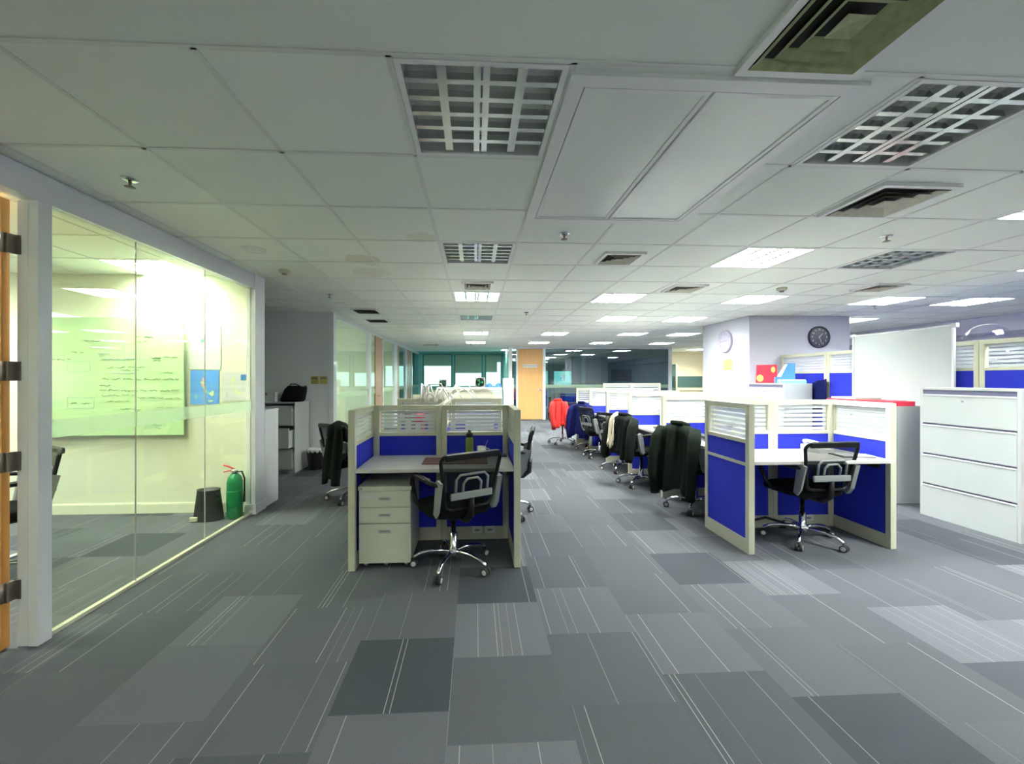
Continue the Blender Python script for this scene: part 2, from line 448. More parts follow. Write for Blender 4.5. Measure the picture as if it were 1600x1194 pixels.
struct(B(XL - .1, XR + .1, Y0 - .1, Y1 + .1, CEIL + .2, CEIL + .3).build('ceiling_slab', 'wall_grey'), 'slab above the suspended ceiling')

WX = -2.30                                        # line of the glass fronts on the left
T = .1
struct(B(XL - T, XL, Y0, Y1, 0, CEIL).build('wall_left', 'wall_green'), 'pale wall at the back of the left rooms')
struct(B(XL, XR, Y0 - T, Y0, 0, CEIL).build('wall_back', 'wall_grey'))
struct(B(XR, XR + T, Y0, Y1, 0, CEIL).build('wall_right', 'wall_lav'))
# meeting room on the left
struct(B(XL, WX - .03, 4.52, 4.62, 0, CEIL).build('wall_room_back', 'wall_green'), 'pale green-lit meeting room wall behind the green board')
struct(MB().box(XL, WX - .05, 4.505, 4.52, 0, .095).box(XL, WX - .05, 4.51, 4.52, .095, .105).build('baseboard_room_back', 'wall_green'))
struct(B(XL, WX - .2, 1.0, 1.1, 0, CEIL).build('wall_room_near', 'wall_green'))
# header, jamb post, far post, sill of the glass front
struct(B(WX - .06, WX + .02, .9, 4.52, 2.335, CEIL - .004).build('trim_2', 'frame_white'), 'white head frame above the meeting room glass')
struct(MB().box(-2.390, -2.338, 2.302, 2.40, 0, 2.335).box(-2.332, -2.283, 2.298, 2.37, 0, 2.335).build('trim_3', 'frame_white'), 'white door jamb beside the near edge of the glass')
struct(B(WX - .06, WX + .03, 4.43, 4.62, 0, CEIL - .004).build('trim_4', 'frame_white'), 'white end post of the meeting room wall')
struct(MB().box(WX - .075, WX + .04, 4.42, 4.635, 0, .10).build('baseboard_post', 'frame_white'))
struct(B(WX - .03, WX + .0, 2.38, 4.43, 0, .022).build('trim_5', 'cream'), 'thin pale floor channel under the meeting room glass')
bands = [(2.372, 2.965), (2.970, 3.695), (3.700, 4.430)]
for k, (a, b) in enumerate(bands):
    wdw = struct(B(WX - .022, WX - .012, a, b, .022, 2.335).build('window_%d' % (k + 1), 'glass_y'), 'tall clear glass pane of the meeting room')
    B(WX - .0115, WX - .0095, a, b, 1.075, 1.175).build('frosted_band', 'band', wdw)
struct(MB().box(WX - .020, WX - .014, 2.965, 2.970, .022, 2.335).box(WX - .020, WX - .014, 3.695, 3.700, .022, 2.335).build('trim_6', 'grey_pl2'))

# recess between the rooms
struct(B(-4.3, -4.2, 4.62, 6.9, 0, CEIL).build('wall_recess_side', 'wall_grey'))
struct(B(-6.5, WX - .02, 6.9, 7.0, 0, CEIL).build('wall_recess_back', 'wall_grey'), 'grey wall behind the filing cabinet')
# glass fronts further on
struct(B(WX - .06, WX + .01, 6.88, 7.02, 0, CEIL - .004).build('trim_7', 'frame_white'), 'white corner post of the far glass rooms')
struct(B(WX - .06, WX + .01, 7.02, 17.2, 2.40, CEIL - .004).build('trim_8', 'frame_white'), 'white head frame above the far glass rooms')
k = 9
for (a, b) in ((9.15, 9.35), (10.50, 10.60), (12.0, 12.45), (13.9, 14.2), (15.25, 15.4)):
    struct(B(WX - .06, WX + .01, a, b, 0, 2.40).build('trim_%d' % k, 'frame_white')); k += 1
kk = 4
for (a, b) in ((7.02, 9.15), (9.35, 9.85), (10.60, 12.0), (12.85, 13.9), (15.4, 17.2)):
    wdw = struct(B(WX - .03, WX - .02, a, b, .02, 2.40).build('window_%d' % kk, 'glass_g' if a < 15 else 'glass_teal'), 'glass pane of the far rooms on the left')
    B(WX - .019, WX - .017, a, b, 1.06, 1.17).build('frosted_band', 'band', wdw); kk += 1
for n, (a, b) in enumerate(((9.85, 10.50), (12.45, 12.85), (14.2, 15.25))):
    d = struct(B(WX - .05, WX - .01, a, b, .01, 2.40).build('door_%d' % (n + 1), 'pink_wood'), 'pale wooden door in the glass fronts on the left')
    MB().tube([(WX + .0, a + .08, 1.0), (WX + .05, a + .08, 1.0), (WX + .05, a + .18, 1.0)], .012).build('door_handle', 'chrome', d)
for n, y in enumerate((9.25, 12.2, 14.05)):
    struct(B(-6.5, WX - .08, y, y + .1, 0, CEIL).build('wall_room_%s' % ('first', 'second', 'third')[n], 'wall_green' if n < 2 else 'wall_teal'))
# far wall with windows
WY = 17.25
fw = MB()
wins = [(-2.14, -.93), (-.85, .32), (.42, 1.12), (2.0, 3.1), (3.25, 4.1)]
xprev = XL
for (a, b) in wins:
    fw.box(xprev, a, WY, WY + .12, 0, CEIL); fw.box(a, b, WY, WY + .12, 0, 1.06); fw.box(a, b, WY, WY + .12, 2.40, CEIL); xprev = b
fw.box(xprev, XR, WY, WY + .12, 0, CEIL)
struct(fw.build('wall_far', 'wall_teal'), 'teal far wall with windows')
blinds = [1.93, 1.64, 2.09, 1.72, 1.72]
for n, ((a, b), zb) in enumerate(zip(wins, blinds)):
    f = MB()
    f.box(a, a + .05, WY - .02, WY + .1, 1.06, 2.40).box(b - .05, b, WY - .02, WY + .1, 1.06, 2.40).box(a, b, WY - .02, WY + .1, 1.06, 1.10).box(a, b, WY - .02, WY + .1, 2.36, 2.40)
    o = struct(f.build('window_%d' % (kk + n), 'teal_frame'), 'teal framed window in the far wall')
    B(a + .05, b - .05, WY + .04, WY + .05, 1.10, 2.36).build('pane', 'glass_win', o)
    rb = B(a + .04, b - .04, WY - .035, WY - .025, zb, 2.38).build('roller_blind', 'blind', o)
    if n == 2: B(a + .04, b - .2, WY - .05, WY - .042, 1.67, 2.1).build('roller_blind', 'blind', o)
struct(B(WX, 1.2, WY - .75, WY, 2.47, CEIL - .003).build('trim_30', 'wall_teal'))
struct(B(1.18, 1.28, 14.3, WY, 0, CEIL).build('wall_bay', 'wall_teal'), 'teal side wall of the window bay')
# far meeting room front
DY = 14.2
struct(MB().box(1.15, 6.86, DY - .04, DY + .06, 2.43, CEIL - .003).box(1.15, 1.27, DY - .04, DY + .06, 0, 2.43).box(1.41, 1.47, DY - .04, DY + .06, 0, 2.43)
       .box(2.33, 2.42, DY - .04, DY + .06, 0, 2.43).box(6.74, 6.86, DY - .04, DY + .06, 0, 2.43).build('trim_31', 'frame_white'), 'white frame of the far meeting room front')
d = struct(B(1.475, 2.325, DY - .02, DY + .03, .01, 2.425).build('door_4', 'door_wood'), 'full height light wooden door in the far glass front')
MB().tube([(2.23, DY - .02, 1.03), (2.23, DY - .08, 1.03), (2.10, DY - .08, 1.03)], .014).cyl((2.23, DY - .03, 1.03), (2.23, DY - .02, 1.03), .03).build('door_handle', 'chrome', d)
for n, (a, b) in enumerate(((1.27, 1.41), (2.42, 6.74))):
    o = struct(B(a, b, DY, DY + .01, .02, 2.43).build('window_%d' % (20 + n), 'glass_teal'), 'dark teal glass of the far meeting room')
    B(a, b, DY - .004, DY - .001, 1.09, 1.2).build('frosted_band', 'band', o)
struct(B(6.76, 6.86, DY + .06, WY, 0, CEIL).build('wall_meeting_side', 'wall_grey'))
struct(B(4.3, 4.9, 16.0, 16.6, 0, CEIL).build('wall_pillar', 'wall_grey'), 'grey square pillar behind the far glass')
struct(B(6.86, XR, 16.4, 16.5, 0, CEIL).build('wall_pantry', 'wall_cream'), 'cream wall to the right of the far glass')
# column with the clocks
struct(B(4.70, 6.50, 6.90, 8.35, 0, CEIL - .003).build('wall_column', 'wall_lav'), 'white square column carrying two clocks')
# bulkhead at the right
struct(B(8.9, XR, Y0, 12, 2.2, CEIL - .003).build('wall_right_bulkhead', 'wall_lav'))

# ================================================================ CEILING FITTINGS
def lampmesh(lit):
    root = thing('ceiling_light', 'x', 'ceiling light')
    s = TILE / 2 - .012; z = CEIL
    fr = MB()
    for (a, b, c, d) in ((-s, s, -s, -s + .022), (-s, s, s - .022, s), (-s, -s + .022, -s + .022, s - .022), (s - .022, s, -s + .022, s - .022)):
        fr.box(a, b, c, d, -.006, .004)
    fr.build('frame', 'white_en', root)
    q = s - .02
    hs = MB()   # open box: four sides + top
    hs.box(-q - .01, -q, -q, q, 0, .10).box(q, q + .01, -q, q, 0, .10).box(-q, q, -q - .01, -q, 0, .10).box(-q, q, q, q + .01, 0, .10).box(-q - .01, q + .01, -q - .01, q + .01, .10, .11)
    hs.build('housing', 'white_en' if lit else 'reflector', root)
    lv = MB()
    for x in (-.145, .145): lv.prism([(x - .017, .003), (x + .017, .003), (x + .006, .04), (x - .006, .04)], -q, q, 'y')
    lv.prism([(-.03, .002), (-.004, .002), (-.006, .045), (-.012, .045)], -q, q, 'y').prism([(.004, .002), (.03, .002), (.012, .045), (.006, .045)], -q, q, 'y')
    n = 6
    for k in range(1, n):
        y = -q + 2 * q * k / n
        lv.prism([(y - .013, .004), (y + .013, .004), (y + .004, .036), (y - .004, .036)], -q, q, 'x')
    lv.build('louvre', 'mirror', root)
    for x in (-.145, .145):
        MB().cyl((x, -q + .01, .07), (x, q - .01, .07), .013, seg=8).build('tube', 'tube_on' if lit else 'white_pl', root)
    return root
M['tube_on'] = emit('glowing_tube', (0.93, 0.95, 1.0), 8)
proto = {0: lampmesh(0), 1: lampmesh(1)}
used = set()
def lampname(i, j, lit):
    colname = {-1: 'over the entrance', 7: 'over the entrance right side', -8: 'added unseen deep inside the left meeting room', 0: 'above the left desks', 3: 'above the central aisle', 4: 'above the front of the right desks', 6: 'above the right desk row', 8: 'behind the clock column', 9: 'over the filing cabinets', 11: 'at the far right', -5: 'inside the left glass rooms', 2: 'inside the far meeting room', 13: 'before the far cream wall'}[i]
    near = {-2: 'added unseen behind the camera', 3: 'beside the square vent', 2: 'nearest the camera', 3: 'beside the square vent', 5: 'second back', 6: 'over the green board',  8: 'third back', 11: 'fourth back', 15: 'fifth back', 16: 'in the second room', 19: 'farthest back', 22: 'in the last room', 24: 'at the far end', 23: 'beyond the column'}[j]
    return '%s louvred square ceiling light %s, %s' % ('lit' if lit else 'switched-off', colname, near)
for (i, j, lit) in LAMPS:
    x = TILE * (i + .04); y = TILE * (j + .73)
    if lit not in used:
        used.add(lit); o = proto[lit]; o.location = (x, y, CEIL); o['label'] = lampname(i, j, lit)
    else:
        o = dup(proto[lit], lampname(i, j, lit), (x, y, CEIL))
    o['group'] = 'lit ceiling lights' if lit else 'unlit ceiling lights'
    if lit:
        if i == -5: c = (0.95, 1.0, 0.74); p = {6: 1.0, 3: 8}.get(j, 8)  # nearest lamp of this column is unseen, added to light the room wall
        elif i == -8: c = (0.94, 1.0, 0.72); p = 8
        elif j == -2: c = (0.92, 1.0, 0.96); p = 5
        elif i == 0: c = (0.97, 1.0, 0.88); p = 24
        elif i == 2: c = (0.7, 1.0, 1.0); p = 10
        elif i == 13: c = (1.0, 0.9, 0.6); p = 34
        elif i <= 4: c = (0.92, 0.95, 1.0); p = 19
        else: c = (0.80, 0.82, 1.0); p = 15
        l = bpy.data.lights.new('lamp_glow', 'AREA'); l.shape = 'SQUARE'; l.size = .56; l.energy = p; l.color = c
        lo = bpy.data.objects.new('lamp_glow', l); lo.location = (0, 0, .045); col.objects.link(lo); lo.parent = o

def vent(label, x, y, s, m, tile=True):
    root = thing('air_vent', label, 'air vent', (x, y, CEIL))
    h = s / 2
    f = MB()
    e = .03
    for (a, b, c, d) in ((-h - e, h + e, -h - e, -h), (-h - e, h + e, h, h + e), (-h - e, -h, -h, h), (h, h + e, -h, h)):
        f.box(a, b, c, d, -.022, 0)
    f.build('frame', 'white_en', root)
    B(-h, h, -h, h, -.003, -.001).build('throat', 'dark', root)
    n = 4
    for k in range(n):
        a = h * (1 - k / n) - .004; b = a - h / n * .62
        z0, z1 = -.006, -.026
        if k == n - 1: b = 0.003
        m2 = MB()
        o4 = [(-a, -a), (a, -a), (a, a), (-a, a)]; i4 = [(-b, -b), (b, -b), (b, b), (-b, b)]
        vs = [(p[0], p[1], z0 - (.012 if k == n - 1 else 0)) for p in i4] + [(p[0], p[1], z1) for p in o4]
        fs = [(i, (i + 1) % 4, 4 + (i + 1) % 4, 4 + i) for i in range(4)]
        if k == n - 1: fs.append((0, 1, 2, 3))
        vs += [(v[0], v[1], v[2] + .002) for v in vs]
        fs += [tuple(8 + i for i in reversed(f_)) for f_ in fs]
        m2.add(vs, fs)
        m2.build('louvre', m, root, recalc=False)
    return root
vent('large yellowed square air vent nearest the camera at the top right', 1.13, 1.20, .38, 'vent_y')
vent('square air vent with brown cone between the unlit light and right desks', 2.49, 2.41, .40, 'vent_w')
vent('small square air vent just beyond the two-leaf hatch', 1.29, 3.67, .30, 'vent_w')
vent('small square air vent between lit lights above the right desks', 2.50, 4.86, .34, 'vent_w')
vent('warm lit square air vent right before the lit light on the left row', 0.03, 4.83, .30, 'vent_w')
vent('dark slot-like vent near the grey recess wall, nearer of two', -1.72, 6.72, .34, 'dark')
vent('dark slot-like vent near the glass rooms, farther of two', -1.80, 7.78, .34, 'dark')
vent('greyish air vent left of the clock column ceiling', 4.77, 4.68, .32, 'vent_w')
vent('dark air vent over the far window bay', -1.4, 13.2, .5, 'vent_w')

def sprinkler(label, x, y):
    root = thing('fire_sprinkler', label, 'sprinkler', (x, y, CEIL))
    MB().lathe([(.042, 0), (.042, -.004), (.03, -.010), (.012, -.012)], seg=20).build('escutcheon', 'chrome', root)
    MB().cyl((0, 0, -.010), (0, 0, -.035), .009, .007, 10).lathe([(.024, -.040), (.026, -.043), (.004, -.046)], seg=12).build('deflector', 'bronze', root)
for lab, x, y in (('sprinkler head above the meeting room glass, nearest on the left', -1.88, 2.37), ('sprinkler head just beyond the hatch at the centre', .67, 3.09),
                  ('sprinkler head at the right beyond the cone vent', 3.13, 3.01), ('sprinkler head near the grey recess wall', -1.87, 5.46),
                  ('small far sprinkler head over the aisle', .84, 6.77), ('sprinkler head above the whiteboard', 5.95, 5.9)):
    sprinkler(lab, x, y)
def downlight(label, x, y, on):
    root = thing('downlight', label, 'ceiling light', (x, y, CEIL))
    MB().lathe([(.10, 0), (.10, -.006), (.085, -.012), (.078, -.004)], seg=28).build('rim', 'white_en', root)
    MB().lathe([(.078, -.003), (.03, -.009), (.001, -.010)], seg=28).build('lens', 'white_pl', root)
downlight('round white downlight near the end of the meeting room glass', -1.86, 3.60, 0)
downlight('round white downlight before the dark slot vents', -1.91, 6.10, 1)
def detector(label, x, y):
    root = thing('smoke_detector', label, 'smoke detector', (x, y, CEIL))
    MB().lathe([(.055, 0), (.055, -.02), (.04, -.035), (.001, -.036)], seg=20).build('body', 'cream', root)
    MB().lathe([(.025, -.036), (.022, -.05), (.001, -.052)], seg=16).build('sensor', 'bronze', root)
detector('beige smoke detector on the green-tinted ceiling left', -1.90, 4.26)
detector('small beige detector beside a lit light above the right desks', 3.67, 4.80)
# access hatch
root = thing('ceiling_hatch', 'large white ceiling access hatch with two glossy leaves', 'ceiling hatch', (0, 0, CEIL))
f = MB()
for (a, b, c, d) in ((PX0 - .03, PX1 + .03, PY0 - .03, PY0 + .03), (PX0 - .03, PX1 + .03, PY1 - .03, PY1 + .03), (PX0 - .03, PX0 + .03, PY0 + .03, PY1 - .03), (PX1 - .03, PX1 + .03, PY0 + .03, PY1 - .03)):
    f.box(a, b, c, d, -.016, 0)
f.build('frame', 'white_en', root)
pm = (PX0 + PX1) / 2
for (a, b) in ((PX0 + .035, pm - .006), (pm + .006, PX1 - .035)):
    l = B(a + .02, b - .02, PY0 + .055, PY1 - .055, -.008, -.001).build('leaf', 'panel_gloss', root)
    g = MB()
    g.box(a, a + .02, PY0 + .035, PY1 - .035, -.014, 0).box(b - .02, b, PY0 + .035, PY1 - .035, -.014, 0).box(a + .02, b - .02, PY0 + .035, PY0 + .055, -.014, 0).box(a + .02, b - .02, PY1 - .055, PY1 - .035, -.014, 0)
    g.build('leaf_frame', 'white_en', l)

# ================================================================ PARTITIONS AND DESKS
def partition(label, x0, y0, x1, y1, H_=1.2, za=.90, fab='blue', split=True, t=.05, group=None, posts=(1, 1), low=True, acr=True):
    """one cubicle panel between two floor points"""
    L = math.hypot(x1 - x0, y1 - y0)
    root = thing('partition_panel', label, 'partition', (x0, y0, 0), math.atan2(y1 - y0, x1 - x0), group)
    h = t / 2; p = .045
    f = MB()
    f.rbox(0, p, -h, h, 0, H_, .004).rbox(L - p, L, -h, h, 0, H_, .004)
    f.box(p, L - p, -h * .96, h * .96, 0, .11).box(p, L - p, -h * .96, h * .96, H_ - .045, H_ - .001).box(p, L - p, -h * .9, h * .9, za - .015, za + .015)
    zs = .71
    if split: f.box(p, L - p, -h * .9, h * .9, zs - .013, zs + .013)
    f.build('frame', 'cream', root)
    if split:
        B(p, L - p, -h * .7, h * .7, .11, zs - .013).build('fabric_panel', fab, root)
        B(p, L - p, -h * .7, h * .7, zs + .013, za - .015).build('fabric_panel', fab, root)
    else:
        B(p, L - p, -h * .7, h * .7, .11, za - .015).build('fabric_panel', fab, root)
    z0, z1 = za + .015, H_ - .045
    B(p, L - p, -.003, .003, z0, z1).build('acrylic_pane', 'glass_clear', root)
    s = MB(); n = 6; pitch = (z1 - z0) / n
    for k in range(n):
        s.box(p + .012, L - p - .012, -.005, -.0035, z0 + pitch * (k + .5) - pitch * .34, z0 + pitch * (k + .5) + pitch * .30)
    s.build('frosted_stripes', 'stripe', root)
    return root
def desk(label, x0, x1, y0, y1, z=.74, group=None, edge=None):
    root = thing('desk', label, 'desk', ((x0 + x1) / 2, (y0 + y1) / 2, 0), 0, group)
    a, b = (x1 - x0) / 2, (y1 - y0) / 2
    MB().rbox(-a, a, -b, b, z - .028, z, .003).build('desktop', 'desk', root)
    m_ = MB()
    for sx in (-1, 1):
        m_.box(sx * (a - .02) - .012, sx * (a - .02) + .012, -b * .6, b * .9, z - .09, z - .028)
    m_.build('bracket', 'black_pl', root)
    return root
# left cluster, front cubicle
HL = 1.17
partition('left side panel of the front left cubicle, blue with acrylic top', -.895, 3.07, -.895, 3.69, HL, .92)
partition('right side panel of the front left cubicle, by the aisle', .315, 3.07, .315, 3.69, HL, .92)
partition('back panel of the front left cubicle, left half', -.868, 3.66, -.29, 3.66, HL, .92)
partition('back panel of the front left cubicle, right half behind the bottle', -.288, 3.66, .288, 3.66, HL, .92)
desk('white desktop of the front left cubicle with a brown desk mat', -.865, .285, 3.07, 3.63)
ly = [3.69, 4.88, 6.08, 7.28, 8.48, 9.68, 10.88]
words = ['first', 'second', 'third', 'fourth', 'fifth', 'sixth', 'seventh', 'eighth']
for n in range(1, 7):
    y = ly[n]
    partition('cross panel on the left wing, %s behind the front left cubicle' % words[n - 1], -.895, y, -.33, y, HL, .92)
    partition('cross panel on the aisle wing, %s behind the front left cubicle' % words[n - 1], -.27, y, .315, y, HL, .92)
    partition('spine panel of the left desk block, %s from the front' % words[n - 1], -.30, ly[n - 1] + .03, -.30, y + .025, HL, .92)
    desk('white desk on the window-room side of the left block, %s bay' % words[n - 1], -.88, -.335, ly[n - 1] + .035, y - .035)
    desk('white desk on the aisle side of the left block, %s bay' % words[n - 1], -.265, .30, ly[n - 1] + .035, y - .035)
# right cluster
HR = 1.20
partition('left side panel of the front right cubicle, full blue face to the aisle', 2.20, 3.20, 2.20, 3.835, HR, .895)
partition('right side panel of the front right cubicle, in front of the cabinets', 3.43, 3.24, 3.43, 3.835, HR, .895)
partition('back panel of the front right cubicle, narrow left half', 2.228, 3.81, 2.81, 3.81, HR, .895)
partition('back panel of the front right cubicle, right half behind the phone', 2.812, 3.81, 3.402, 3.81, HR, .895)
desk('white desktop of the front right cubicle', 2.23, 3.40, 3.20, 3.78)
ry = [3.835, 4.80, 5.86, 6.88, 7.90, 8.92]
for n in range(1, 6):
    y = ry[n]
    partition('cross panel at the end of right desk bay %s, aisle side' % words[n - 1], 2.20, y, 2.78, y, HR, .895)
    partition('cross panel at the end of right desk bay %s, cabinet side' % words[n - 1], 2.84, y, 3.45, y, HR, .895)
    partition('spine panel of the right desk block, %s from the front' % words[n - 1], 2.81, ry[n - 1] + .005, 2.81, y + .025, HR, .895)
    desk('white aisle-side desk of the right block, %s bay with chair' % words[n - 1], 2.24, 2.775, ry[n - 1] + .03, y - .03)
    desk('white cabinet-side desk of the right block, %s bay' % words[n - 1], 2.845, 3.40, ry[n - 1] + .03, y - .03)
# a further white-lavender block behind the right row
for n, (a, b, y) in enumerate(((3.5, 4.3, 11.2), (4.3, 5.1, 11.2))):
    partition('far pale partition panel before the dark glass room, %s of two' % words[n], a, y, b - .004, y, 1.28, .80)
# tall partition behind the whiteboard
TY = [3.05, 4.05, 5.06, 5.92, 6.86]
for n in range(4):
    partition('tall blue partition behind the cabinets, %s from the camera' % words[n], 5.24, TY[n], 5.24, TY[n + 1] - .004, 1.80, 1.50, split=False)
# partition seen inside the meeting room at the far left
partition('blue partition standing inside the left meeting room by the orange door', -5.1, 3.30, -3.95, 3.30, 1.17, .92)

# ================================================================ CHAIRS
def rrect(w0, w1, z0, z1, r=.05, y0=0, y1=0, n=5):
    """rounded trapezoid loop in XZ with y varying by height; w = half widths bottom/top"""
    pts = []
    cs = [(w0 - r, z0 + r, -90), (w1 - r, z1 - r, 0), (-w1 + r, z1 - r, 90), (-w0 + r, z0 + r, 180)]
    for (cx, cz, a0) in cs:
        for k in range(n):
            a = R(a0 + 90 * k / (n - 1)); x = cx + r * math.cos(a); z = cz + r * math.sin(a)
            t = (z - z0) / (z1 - z0)
            pts.append((x, y0 + (y1 - y0) * t - .03 * (1 - (x / max(w0, w1)) ** 2), z))
    return pts
def make_chair(seatm='fabric_bk', meshm='mesh_bk', framem='black_pl', bracket='grey_pl', arm=None):
    root = thing('office_chair', 'x', 'office chair')
    for k in range(5):
        a = R(90 + 72 * k - 12); ca, sa = math.cos(a), math.sin(a)
        P = [(.02, .105), (.08, .118), (.17, .116), (.24, .100), (.285, .075), (.295, .06)]
        leg = MB().tube([(r * ca, r * sa, z) for r, z in P], [.018, .017, .015, .014, .015, .012], 8).build('leg', 'chrome', root)
        c = MB()
        px, py = -sa, ca
        ex, ey = .295 * ca, .295 * sa
        for s in (-1, 1):
            p0 = (ex + px * s * .006, ey + py * s * .006, .028); p1 = (ex + px * s * .026, ey + py * s * .026, .028)
            c.cyl(p0, p1, .028, seg=14)
        c.cyl((ex, ey, .028), (ex, ey, .062), .009, seg=8)
        cs = c.build('caster', 'rubber', leg)
        c = MB()
        for s in (-1, 1):
            c.cyl((ex + px * s * .0255, ey + py * s * .0255, .028), (ex + px * s * .028, ey + py * s * .028, .028), .020, .014, seg=14)
        c.cyl((ex - px * .027, ey - py * .027, .028), (ex + px * .027, ey + py * .027, .028), .006, seg=6)
        c.build('caster_cap', 'grey_pl2', leg)
    MB().lathe([(.036, .085), (.040, .10), (.036, .14), (.028, .15), (.026, .25), (.019, .252), (.017, .40)], seg=16).build('gas_lift', 'chrome', root)
    MB().rbox(-.09, .09, -.13, .13, .385, .42, .012).build('seat_mechanism', 'black_pl', root)
    MB().tube([(.08, .02, .395), (.20, .02, .39), (.235, .02, .375)], [.007, .007, .012], 6).build('lever', 'grey_pl2', root)
    # seat cushion: superellipse stack
    s = MB(); seg = 28; rings = [(.80, .42), (.96, .43), (1.0, .455), (.97, .485), (.80, .50), (.4, .497)]
    vs = []
    for (k, z) in rings:
        for q in range(seg):
            a = 2 * PI * q / seg; c_, s_ = math.cos(a), math.sin(a)
            x = .245 * k * math.copysign(abs(c_) ** .55, c_); y = .235 * k * math.copysign(abs(s_) ** .55, s_) + .01
            vs.append((x, y, z - (.02 * max(0, (y - .15) / .1) if y > .15 else 0)))
    fs = [(i * seg + q, i * seg + (q + 1) % seg, (i + 1) * seg + (q + 1) % seg, (i + 1) * seg + q) for i in range(len(rings) - 1) for q in range(seg)]
    fs += [tuple(reversed(range(seg))), tuple((len(rings) - 1) * seg + q for q in range(seg))]
    s.add(vs, fs, True).build('seat', seatm, root)
    loop = rrect(.185, .235, .50, .885, .05, -.215, -.285)
    MB().tube(loop, .0135, 8, closed=True).build('back_frame', framem, root)
    MB().rbox(-.215, .215, -.318, -.290, .85, .895, .01).build('back_top_rail', framem, root)
    ms = MB(); nx, nz = 8, 6; vs = []
    for iz in range(nz + 1):
        z = .505 + .37 * iz / nz; t = (z - .5) / .385; hw = .18 + .05 * t
        for ix in range(nx + 1):
            x = -hw + 2 * hw * ix / nx
            vs.append((x, -.215 - .07 * t - .03 * (1 - (x / .235) ** 2), z))
    ms.add(vs, [(a * (nx + 1) + b, a * (nx + 1) + b + 1, (a + 1) * (nx + 1) + b + 1, (a + 1) * (nx + 1) + b) for a in range(nz) for b in range(nx)], True)
    ms.build('back_mesh', meshm, root)
    lb = MB()
    yb = -.275
    lb.rbox(-.165, .165, yb - .012, yb + .006, .575, .625, .008)
    for hw, zt in ((.125, .745), (.07, .715)):
        lb.tube([(-hw, yb, .61), (-hw, yb - .012, zt - .03), (-hw + .03, yb - .015, zt), (hw - .03, yb - .015, zt), (hw, yb - .012, zt - .03), (hw, yb, .61)], .0095, 6)
    lb.build('lumbar_support', bracket, root)
    MB().tube([(0, -.05, .40), (0, -.20, .405), (0, -.262, .45), (0, -.275, .58)], [.03, .03, .026, .02], 8).build('back_post', 'black_pl', root)
    for s_ in (-1, 1):
        a = MB()
        X = .225 * s_
        mx = None
        a.prism([(-.285, .70), (-.225, .715), (-.20, .70), (-.165, .47), (-.20, .45), (-.235, .50)], X - .014, X + .014 + .012 * s_, 'x')
        br = a.build('back_bracket', bracket, root)
        Xo = .262 * s_
        a = MB()
        a.tube([(X, -.235, .675), (Xo, -.16, .685), (Xo, -.05, .69), (Xo, .10, .685), (Xo, .155, .66), (Xo, .165, .62), (Xo - .01 * s_, .12, .50), (Xo - .03 * s_, .06, .44), (.18 * s_, .04, .425)], [.014, .016, .018, .018, .018, .017, .015, .014, .012], 8)
        ar = a.build('armrest', arm or framem, root)
        MB().rbox(Xo - .028, Xo + .028, -.12, .12, .685, .702, .008).build('arm_pad', framem, ar)
    return root
chair0 = make_chair()
chair0.location = (-.16, 3.13, 0); chair0.rotation_euler = (0, 0, R(30))
chair0['label'] = 'black mesh office chair with grey brackets at the front left cubicle'
G = 'office chairs'
chair0['group'] = 'black mesh office chairs'
def put(label, x, y, deg): return dup(chair0, label, (x, y, 0), R(deg), 'black mesh office chairs')
put('black mesh office chair with grey brackets at the front right cubicle', 2.84, 3.47, 4)
CJ = put('black office chair under the long dark green jacket, right row', 2.37, 4.36, -62)
CK = put('black office chair with dark jacket and cream scarf, right row second', 2.20, 5.40, -70)
CL = put('black office chair, third along the right desk row', 2.24, 6.25, -60)
CM = put('black office chair beyond the cream scarf chair, fourth along the right row', 2.24, 7.35, -75)
CN = put('black office chair carrying the navy blue jacket', 2.30, 8.12, -55)
CL2 = put('black mesh office chair carrying a black jacket left of the left desks', -1.42, 4.95, -35)
put('black office chair mostly hidden on the aisle side behind the front left cubicle', .30, 4.30, 80)
put('black office chair mostly hidden deeper along the left block aisle side', .32, 6.6, 95)
put('dark office chair inside the meeting room behind the door jamb', -3.35, 3.05, 150)
put('dark conference chair behind the far glass, left', 2.9, 14.72, 5)
put('dark conference chair behind the far glass, middle', 3.8, 14.7, -8)
put('dark conference chair behind the far glass, right', 4.7, 14.74, 10)
red = make_chair('crimson', 'mesh_red', 'black_pl', 'crimson', 'black_pl')
red.location = (1.90, 8.95, 0); red.rotation_euler = (0, 0, R(8)); red['label'] = 'crimson mesh office chair in the aisle near the far door'

